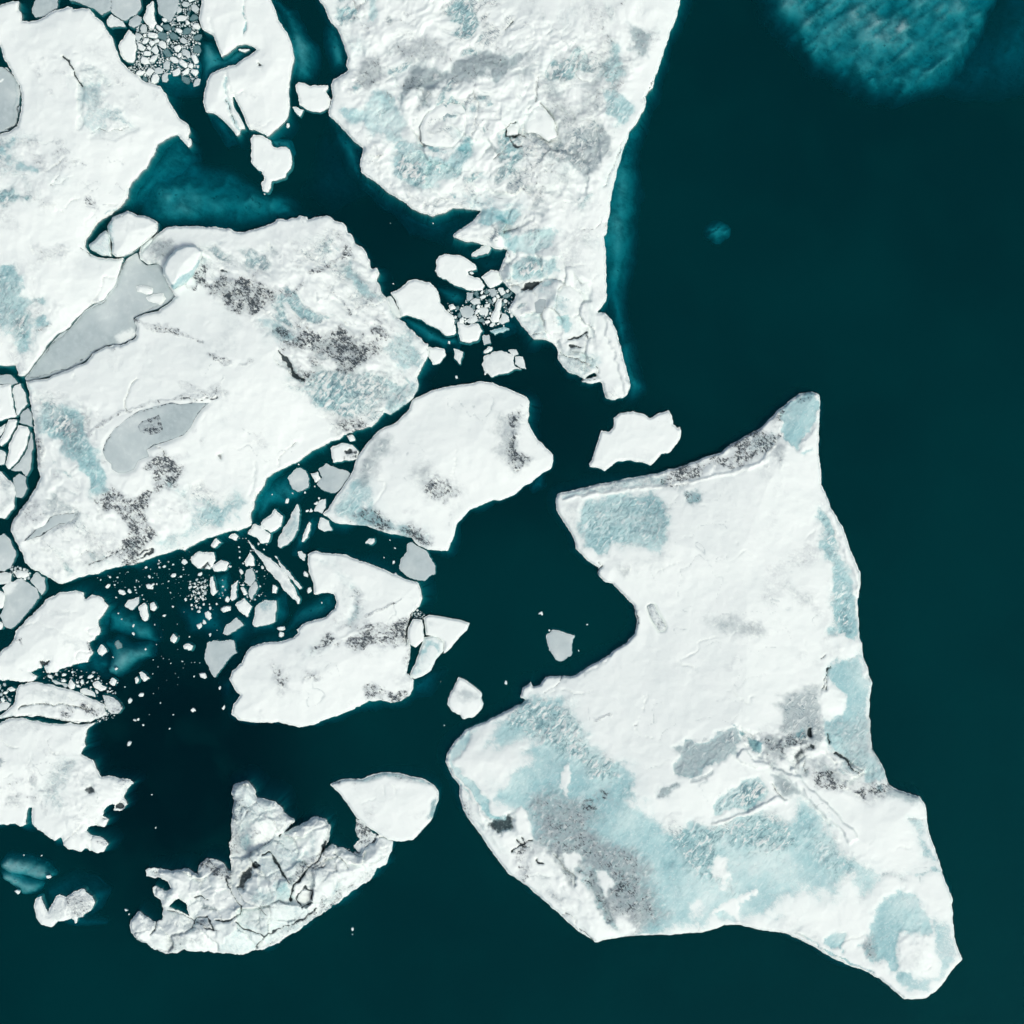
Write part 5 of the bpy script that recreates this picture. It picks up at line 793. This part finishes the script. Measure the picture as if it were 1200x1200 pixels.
EX = {'small white block with a dark pit in the strait west of the five sided berg': dict(feats=[('k',.8,1,1,-.1,'j:815,512 845,505 845,525 820,530'),('d',.8,2,2,0,'j:805,510 870,520 870,545 810,555')]),
 'small square white floe with a grey smudge off the giant berg nose': dict(h=1.0, edge=.5, feats=[('g',.6,4,3,-.1,'s:115,350 190,340 250,390 180,400 130,385'),('d',.5,4,3,0,'s:140,360 200,385 180,400')]),
 'long upright rough slab of ice in the strait': dict(feats=[('rb',.6,3,4,0,'j:510,930 545,870 590,800 600,870 560,940')]),
 'jagged white floe of broken lumps near the lower left corner': dict(h=1.1, edge=.35, wide=8, amp=.25, asc=10, jag=1.5, feats=[('rd',.6,2,4,0,'p:320,760 380,740 440,780 390,850 340,850'), ('gr',.4,3,4,0,'p:250,800 300,770 300,860 240,880')]),
 'grey lens shaped floe with a white spot, cut by the left edge near the top': dict(lines=[('k',.6,1,0,'P:2,79 16,88 23,100 24,115 22,132 18,147 8,154'),('b',.6,2,0,'P:18,95 20,115 17,140'),('s',1,1.5,0,'a:0,385 12,372')]),
 'long diagonal splinter of white ice between the brash and the hooked berg': dict(h=.9, edge=.3, wide=5, feats=[('g',.5,3,4,0,'o:260,140 340,215 400,300 380,290 300,200')]),
 'white floe with grey stain at the foot of the left edge cluster': dict(feats=[('gr',.55,4,5,0,'i:0,640 60,670 60,760 10,780')]),
 'large white floe pressed on the eastern shoulder of the ash streaked berg': dict(h=.9, edge=.5),
 'sooty web of thin broken ice between the fan slab and the wreck': dict(h=.3, edge=.1, amp=.15, asc=6, jag=2.5, feats=[('d',1,3,5,-.1,'r:385,400 440,440 480,480 440,530 380,540')]), 'lumpy white floe, largest in the western brash': dict(amp=.15, lines=[('k',.7,1,-.1,'o:60,215 75,200 90,222')]),
 'large flat grey floe on the left edge below the ash streaked berg': dict(feats=[('s',.6,3,5,0,'n:0,200 60,165 80,175 30,240')]),
 'floe with a bluish top and glowing rim west of the hooked bay': dict(h=.7, feats=[('b',.7,3,3,-.1,'o:290,345 330,345 325,370 300,385 285,370')]),
}
for lb, ol, kd in FL: floe(lb, ol, kd, **EX.get(lb, {}))

# ================================================================== small loose chunks and chips
def chip_mesh(r, seed, grey):
    rn = random.Random(seed); n = rn.choice((5, 6, 7, 8, 9)); a0 = rn.random() * 6.28
    st = rn.uniform(1.0, 1.7); sa = rn.random() * 3.14; ring = []
    for i in range(n):
        a = a0 + 6.283 * (i + rn.uniform(-.3, .3)) / n; q = r * rn.uniform(.68, 1.18)
        x, y = q * math.cos(a) * math.sqrt(st), q * math.sin(a) / math.sqrt(st)
        ring.append((x * math.cos(sa) - y * math.sin(sa), x * math.sin(sa) + y * math.cos(sa)))
    hh = (.12 if grey else min(.5, .12 + .35 * r)); v = []; f = []
    for s, z in ((.85, -min(.9, .3 + r)), (1.02, -.02), (.97, hh * .55), (.72, hh)):
        for (x, y) in ring: v.append((x * s, y * s, z + (rn.uniform(-.2, .2) * hh if z > 0 else 0)))
    v.append((rn.uniform(-.2, .2) * r, rn.uniform(-.2, .2) * r, hh * 1.12))
    for k in range(3):
        for i in range(n): f += [(k*n+i, k*n+(i+1) % n, (k+1)*n+(i+1) % n), (k*n+i, (k+1)*n+(i+1) % n, (k+1)*n+i)]
    for i in range(n): f.append((3*n+i, 3*n+(i+1) % n, 4*n))
    co = np.array(v); m1 = np.zeros((len(v), 3)); m1[:, 1] = grey
    return build_mesh('ice_chip', co, np.array(f), ICE, m1, np.zeros((len(v), 3)), smooth=False)
LIB = {}
placed = []
def cen(o): P_ = pts(o); return (sum(p[0] for p in P_) / len(P_), sum(p[1] for p in P_) / len(P_))
MARK = [(cen(o_), n_) for n_, o_ in [
 ('lumpy white floe', 'o:12,175 100,160 110,190 40,220'), ('shield shaped grey floe', 'o:65,570 75,510 188,550 105,648'), ('bluish rimmed floe', 'o:252,440 300,342 350,380 310,442'),
 ('kite shaped white floe', 'o:180,360 220,340 250,370 235,412'), ('pentagon floe', 'o:215,195 245,160 265,185 230,212'), ('long diagonal splinter', 'o:228,100 345,200 440,345 300,210'),
 ('comma shaped piece', 'n:585,280 655,232 620,298'), ('peanut shaped piece', 'n:650,285 690,275 685,355'), ('lone white bead', 'n:797,430 833,430 813,460'), ('white triangle floe', 'n:650,590 708,620 675,640'),
 ('smooth left edge berg', 'n:200,400 300,500'), ('lens shaped slab', 'n:100,700 400,740'), ('jagged lumps', 'p:165,780 445,790 245,905'), ('ragged ice wreck', 'q:200,800 640,900'), ('hooked berg', 'o:400,600 600,700'),
 ('lone grey floe in the strait', 'j:545,640 652,640 600,707'), ('rough upright slab', 'j:498,930 605,790'), ('frilled grey floe', 'j:690,600 820,605 770,712'), ('five sided berg', 'k:400,500 800,400'),
 ('oval grey floe', 'h:500,790 692,812'), ('bitten white floe', 'h:285,290 475,345 440,445'), ('crushed brash', 'h:380,500 620,600'), ('large white shoulder floe', 'h:90,480 383,640'), ('square white floe', 's:97,420 272,420'),
 ('cup shaped grey floe', 's:558,100 680,190'), ('giant boot shaped berg', 's:300,600 600,700'), ('stubby tailed floe', 'b:375,650 570,750'), ('blue inlet of the tall berg', 'b:300,230 380,240'), ('leaf shaped floe', 'a:556,215 640,230'),
 ('upright white floe', 'a:680,105 720,50'), ('white dart', 'h:365,710 400,795'), ('ash streaked berg shore', 'n:500,100 700,40'), ('green shallows', 'n:540,450 600,520'), ('white nugget', 'n:455,490 500,495'),
 ('striped sunken piece', 'p:5,620 240,665'), ('oblong floe', 'k:268,820 320,820'), ('smooth grey floe', 'k:440,900 600,930'), ('upright narrow chip', 'o:88,258 112,315'), ('flat grey left edge floe', 'n:60,165 110,338')]]
SEEN = {}
def describe(o, px, py, r, grey):
    (mx, my), n_ = min(MARK, key=lambda m_: (m_[0][0] - px) ** 2 + (m_[0][1] - py) ** 2)
    dx, dy = px - mx, py - my; h_ = 'left of' if dx < 0 else 'right of'
    w_ = ('above' if dy < 0 else 'below') if abs(dy) > 2.2 * abs(dx) else h_ if abs(dx) > 2.2 * abs(dy) else ('upper ' if dy < 0 else 'lower ') + h_
    sz = 'minute' if r < 1.3 else 'tiny' if r < 2.1 else 'small' if r < 3.2 else 'stout'
    SEEN.setdefault(f"{sz} {'grey' if grey > .3 else 'white'} ice chip {w_} the {n_}", []).append((math.hypot(dx, dy), o))
def name_chips():
    nth = ['nearest', 'second nearest', 'third nearest', 'fourth nearest', 'fifth nearest', 'sixth nearest', 'seventh nearest', 'eighth nearest']
    for L, it in SEEN.items():
        it.sort(key=lambda q: q[0])
        for i, (_, o) in enumerate(it): o['label'] = L if len(it) == 1 else (nth[i] if i < 8 else 'farther') + ' ' + L
def chip(px, py, rpx, label, group, grey=0.0, name='ice_chip', cat='ice chip'):
    kk = (round(rpx * 2) / 2, int(grey * 3), random.randrange(5))
    if kk not in LIB: LIB[kk] = chip_mesh(max(.5, kk[0]) * U, int(kk[0] * 100 + kk[1] * 7 + kk[2] * 31), (0, .3, .6, .9)[min(3, kk[1])])
    o = bpy.data.objects.new(name, LIB[kk]); C.objects.link(o)
    x, y = at(px, py, 0); o.location = (x, y, -.17 if grey > .85 else 0); o.rotation_euler = (0, 0, random.random() * 6.28)
    tag(o, label, cat, group); placed.append((px, py, rpx))
    if not label: describe(o, px, py, rpx, grey)
    return o
def zc(reg, s, label, group, grey=0.0):
    ox, oy, sc = REG[reg]
    for t in s.split():
        a = [float(v) for v in t.split(',')]
        chip(ox + a[0] / sc, oy + a[1] / sc, a[2] / sc, None, group, a[3] if len(a) > 3 else grey)
zc('n', '865,75,14,.4 937,132,13 700,143,9 700,188,17 505,187,13 572,215,15 606,210,12 814,137,12 790,165,5 848,142,6 770,325,8 811,283,6,.3 935,375,12 980,328,18 1060,293,18 985,415,9 957,360,7 1062,250,10 685,100,6 655,190,5 748,100,6 770,95,8 717,180,7 515,145,6 472,158,5 545,240,4 635,205,4 735,178,5 640,160,3 960,250,5 1015,270,6 1130,120,13 1078,95,9 985,290,8 955,272,6 870,250,9 800,218,5 860,110,4',
   'small white ice chunk adrift in the brash below the ash streaked berg', 'loose ice chunks south of the ash streaked berg')
zc('n', '553,462,20,.9 625,372,7 625,410,9 683,482,6 545,575,8 570,342,4 555,315,4 530,520,5,.5 725,368,4', 'small piece of ice bobbing over the green shallows', 'ice bits over the green shallows')
zc('n', '385,635,13 300,602,10 235,612,13 425,612,13 265,600,8 300,630,11 340,590,6 425,662,6 460,620,6 530,690,5 505,680,6 550,640,5', 'little ice chunk in the rubble between the smooth berg and the lens slab', 'rubble by the lens slab')
zc('n', '663,697,12 610,724,11 910,768,9 1047,758,6 950,605,14 812,790,4,.5 632,815,7 648,812,6 672,838,6 607,925,11 585,660,4 855,540,4 910,610,3 752,735,3 795,855,3 1033,663,4 888,425,4 700,790,2', 'tiny lone chip of ice on the dark western water', 'lone chips west of the hooked berg')
zc('s', '540,0,6 753,47,5 712,170,5,.4 372,320,12,.6 83,520,3,.5 66,315,2', 'speck of ice in the open water near the giant berg', 'specks beside the giant berg')
zc('l', '55,1113,10 272,1167,4 95,1195,6', 'speck of ice in the open water near the giant berg', 'specks beside the giant berg')
zc('r', '372,915,8 372,940,5,.8', 'twin specks of ice in the dark southern water', 'twin specks in the south')
zc('q', '112,745,9 125,765,4', 'tiny white fleck beside the ragged ice wreck', 'flecks beside the wreck')
zc('k', '700,48,7 413,850,5 360,893,5 405,915,7 388,812,4,.6 415,970,6 10,1048,10,.3 55,615,6 40,640,7 18,672,7 68,1105,3', 'small drifting chip round the five sided berg', 'chips round the five sided berg')
zc('j', '600,577,4 572,712,5 545,748,11 630,708,6 675,680,5 640,795,9 658,795,7 685,758,7 475,718,5,.5 632,1095,10 650,1170,12 430,1060,8,.5 485,1160,18 1050,968,5', 'small ice chip in the strait west of the five sided berg', 'chips in the strait')
zc('h', '270,127,3 83,410,4 1045,0,3 380,848,8 515,830,7 345,685,8 450,360,10,.6 5,365,6 150,405,3', 'small chip near the floes off the marbled berg', 'chips off the marbled berg')
zc('b', '550,590,12 1045,530,3 440,910,4,.5 1030,1046,2', 'small chip under the tall split berg', 'chips under the split berg')
zc('p', '85,738,14 228,668,12 112,568,3,.5 195,570,3,.5 712,285,3,.6 730,440,3,.6', 'white chip poking out among the sunken pieces at lower left', 'chips over the sunken pieces')
zc('o', '445,162,4 462,242,11 475,305,10 365,455,13 365,478,12 130,200,6 45,445,11 65,430,8 5,530,12 60,640,14 20,773,9 80,405,16 125,688,6,.4 140,765,8 150,378,18 155,340,11', 'little ice lump between the brash and the hooked berg', 'lumps west of the hooked berg')
def crumbs(items, label, cat='ice crumbs'):
    """crumbs too many and too small to count, joined into one mesh"""
    V = []; F = []; M = []; nv = 0
    for (x, y, r, g) in items:
        me = chip_mesh(r * U, random.randrange(9999), g); n = len(me.vertices); co = np.empty(n * 3); me.vertices.foreach_get('co', co); co = co.reshape(-1, 3)
        a = random.random() * 6.28; c_, s_ = math.cos(a), math.sin(a); X, Y = at(x, y, 0)
        co = np.stack([co[:, 0] * c_ - co[:, 1] * s_ + X, co[:, 0] * s_ + co[:, 1] * c_ + Y, co[:, 2]], 1)
        f = np.empty(len(me.loops), np.int32); me.loops.foreach_get('vertex_index', f); V.append(co); F.append(f.reshape(-1, 3) + nv); nv += n
        m = np.zeros((n, 3)); m[:, 1] = g; M.append(m); bpy.data.meshes.remove(me)
    V = np.concatenate(V); c0 = V.mean(0); c0[2] = 0
    o = link('ice_crumbs', build_mesh('ice_crumbs', V - c0, np.concatenate(F), ICE, np.concatenate(M), np.zeros((nv, 3)), smooth=False), tuple(c0))
    tag(o, label, cat, None, 'stuff'); return o
def scatter(poly, n, r0, r1, label, group, grey=.3, gap=.9, seed=1, p=2.2, keep=2.6, stuff_label=None):
    rn = random.Random(seed); random.seed(seed); Q = pts(poly); xs = [q[0] for q in Q]; ys = [q[1] for q in Q]; cs = []; cr = []
    K = n * 8; X = np.array([rn.uniform(min(xs), max(xs)) for _ in range(K)]); Y = np.array([rn.uniform(min(ys), max(ys)) for _ in range(K)])
    s = sdf(X, Y, Q); w = s > 0; X, Y = X[w], Y[w]
    clear = np.full(len(X), 1e9)
    for Fp in FLP: clear = np.minimum(clear, -sdf(X, Y, Fp))
    hole = fbm(X, Y, 11, 2, seed) if n > 500 else np.zeros(len(X))
    rad = sorted([r0 + (r1 - r0) * rn.random() ** p for _ in range(n)], reverse=True); used = np.zeros(len(X), bool)
    PL = np.array(placed + [(-999, -999, 1)])
    for r in rad:
        dd = np.hypot(X[:, None] - PL[:, 0], Y[:, None] - PL[:, 1]) - (r + PL[:, 2]) * gap
        ok = np.where((dd.min(1) > 0) & (clear > .5 * r) & ~used & (hole < .38))[0]
        if not len(ok): continue
        i = ok[0]; used[i] = True; g = rn.choice((0, grey * .5, grey, grey * 1.5, grey * 2)); PL = np.vstack([PL, [X[i], Y[i], r]])
        if r >= keep: chip(X[i], Y[i], r, label, group, g)
        else: cr.append((X[i], Y[i], r, g)); placed.append((X[i], Y[i], r))
    if cr: crumbs(cr, stuff_label or label)
FLP = [pts(o_) for _, o_, _ in FL]
scatter('a:640,100 740,140 840,-20 940,-20 925,90 935,180 930,280 925,390 870,375 820,340 700,400 600,320 640,290 645,170', 760, .4, 6.0, 'broken white chip packed in the brash at the top', 'brash at the top', .5, .96, 3, 3.2, 2.0, 'fine ice crumbs filling the brash at the top')
scatter('h:330,500 400,520 450,440 560,420 640,450 640,560 600,610 500,600 390,600 350,560', 110, .5, 4.2, 'crushed chip of ice in the pocket beside the marbled berg', 'crushed brash beside the marbled berg', .6, .85, 4, 2.2, 2.0, 'fine crumbs in the crushed brash beside the marbled berg')
for a_ in [('a:640,100 740,140 840,-20 940,-20 925,90 935,180 930,280 925,390 870,375 820,340 700,400 600,320 640,290 645,170', 420, .3, 1.5, 'powdery ice crumbs between the chips at the top', .45, .9, 19),
  ('n:450,150 880,15 1000,100 1080,200 1000,330 880,240 700,260 520,230', 90, .35, 1.5, 'speck sized ice crumbs strewn below the ash streaked berg', .5, 1.4, 5),
  ('n:640,250 1000,330 1050,500 900,700 700,700 620,600 740,420', 30, .3, .8, 'sparse specks of ice on the dark western water', .5, 3, 15),
  ('n:890,160 960,150 980,210 950,310 890,300', 60, .5, 2.4, 'tight cluster of ice crumbs in the western brash', .3, .9, 6),
  ('n:200,560 460,590 560,690 480,720 330,650 200,625', 60, .4, 2.2, 'ice crumbs among the lower left rubble', .4, 1.0, 8),
  ('n:60,90 130,110 150,150 100,160 40,130', 30, .5, 2.2, 'ice crumbs at the channel bend on the left edge', .4, 1, 9),
  ('n:-20,640 60,650 60,740 0,770 -20,770', 20, .6, 3, 'ice crumbs on the left edge beside the lens slab', .4, 1, 10),
  ('n:470,720 580,730 560,800 440,830 430,790', 60, .4, 1.6, 'dirty ice crumbs at the tip of the lens shaped slab', .9, .9, 16),
  ('o:200,100 330,100 300,350 190,350', 50, .4, 1.8, 'ice crumbs near the long diagonal splinter', .4, 1.2, 11),
  ('o:880,375 925,395 925,430 890,430', 30, .5, 1.6, 'ice crumbs in the crushed gap at the hooked berg tip', .9, .9, 12),
  ('p:470,90 620,160 640,260 520,380 500,300 480,200', 0, .5, 1.6, '', .4, .9, 13)]:
    if a_[1]: scatter(a_[0], a_[1], a_[2], a_[3], None, None, a_[5], a_[6], a_[7], 2.2, 99, a_[4])
# ================================================================== ice wholly under water
under('huge drowned berg glowing teal at the upper right corner', 'e:100,-160 160,40 230,120 300,220 380,300 440,345 520,362 620,385 720,390 850,365 930,300 990,210 1060,110 1120,0 1150,-160', .22, 6, 9, seed=31, jag=9, lump=1.0, stripe=.8)
under('deep dim shoulder of drowned ice beside the huge teal one', 'e:880,340 960,220 1080,60 1150,-100 1320,-100 1320,320 1150,360 1000,370', 3.4, 7, 14, seed=32, lump=1.0)
under('wide sunken shelf filling the bay north of the ash streaked berg', 'P:150,262 160,230 185,190 225,180 262,192 300,212 345,232 352,252 330,262 260,272 200,268', 1.0, 6, 8, seed=33, lump=1.5)
under('sunken piece glowing in the strait beside the lone grey floe', 'j:390,720 470,640 560,600 620,700 560,800 480,780 400,860', 1.2, 6, 5, seed=34)
under('pale sunken slab right of the rough upright slab', 'j:570,950 610,860 660,830 650,900 610,980 560,1000', .8, 4, 6, seed=35)
under('upper glowing shallows east of the smooth left edge berg', 'n:480,300 560,270 690,370 710,440 560,420 500,400', .9, 6, 4, seed=36)
under('lower glowing shallows east of the smooth left edge berg', 'n:450,450 540,420 600,455 680,470 700,520 600,560 540,620 480,590 510,520', .35, 5, 3.5, seed=37)
under('faint sunken ice under the thinning brash', 'n:820,290 1000,260 1150,330 1200,430 1050,520 960,450 860,380', 2.0, 6, 8, seed=38)
under('sunken blue piece beside an upright white chip', 'o:108,260 140,250 155,290 140,340 110,330', .55, 3, 4, seed=39, jag=2)
under('sunken shelf round the bluish rimmed floe', 'o:235,400 270,330 360,330 370,400 330,465 250,470', 1.0, 4, 6, seed=40, jag=2)
under('blue drowned ledge in the crushed brash pocket', 'h:290,420 400,430 440,460 400,540 340,510', .9, 4, 6, seed=41, jag=2)
under('blue drowned ledge below the large white shoulder floe', 'h:120,560 230,590 330,650 385,650 380,690 320,710 240,680 170,610', .9, 4, 6, seed=42, jag=2)
under('drowned ice between the crushed brash and the marbled shore', 'h:590,460 665,455 640,520 630,560 680,600 600,640 540,600', 1.3, 5, 7, seed=43, jag=2)
under('small teal hollow of drowned ice under the compact white floe', 'h:470,290 610,270 580,340 500,360', 1.7, 5, 7, seed=44, jag=2)
under('small sunken growler alone in the eastern open water', 'd:1095,1065 1130,1045 1180,1060 1180,1090 1120,1112 1095,1090', .7, 3, 4, seed=45, jag=4, stripe=.9, step=1.5)
under('striped piece awash near the lower left corner, upper', 'p:5,620 30,590 100,590 200,625 240,665 170,685 100,660 40,650', -.05, 2.5, 3, seed=46, jag=2, lump=.2, stripe=.38, zmax=.05)
under('striped piece awash near the lower left corner, lower', 'p:0,655 40,660 100,690 180,710 160,740 100,745 60,710 10,685', -.05, 2.5, 3, seed=47, jag=2, lump=.2, stripe=.38, zmax=.05)
under('sunken skirt behind the jagged lumps at lower left', 'p:190,740 320,680 420,710 480,760 440,830 350,880 460,910 300,910 200,880', 2.0, 5, 6, seed=48, jag=2)
under('dim sunken ice trailing off the hooked berg bay', 'P:380,700 392,690 395,712 370,728 345,735 330,745 350,715', .9, 5, 4, seed=49, jag=2)
under('drowned ice beneath the brash at the top', 'a:640,330 700,180 900,180 940,300 930,400 850,400 700,400', .7, 5, 8, seed=50)
under('faint green drowned ice in the upper strait', 'P:395,95 420,150 430,210 380,240 350,215 370,160', 5.0, 8, 14, seed=51)
under('grey shoulder of drowned ice off the round floe tail', 'b:470,650 545,655 560,700 490,695', .5, 3, 4, seed=52, jag=1)

name_chips()
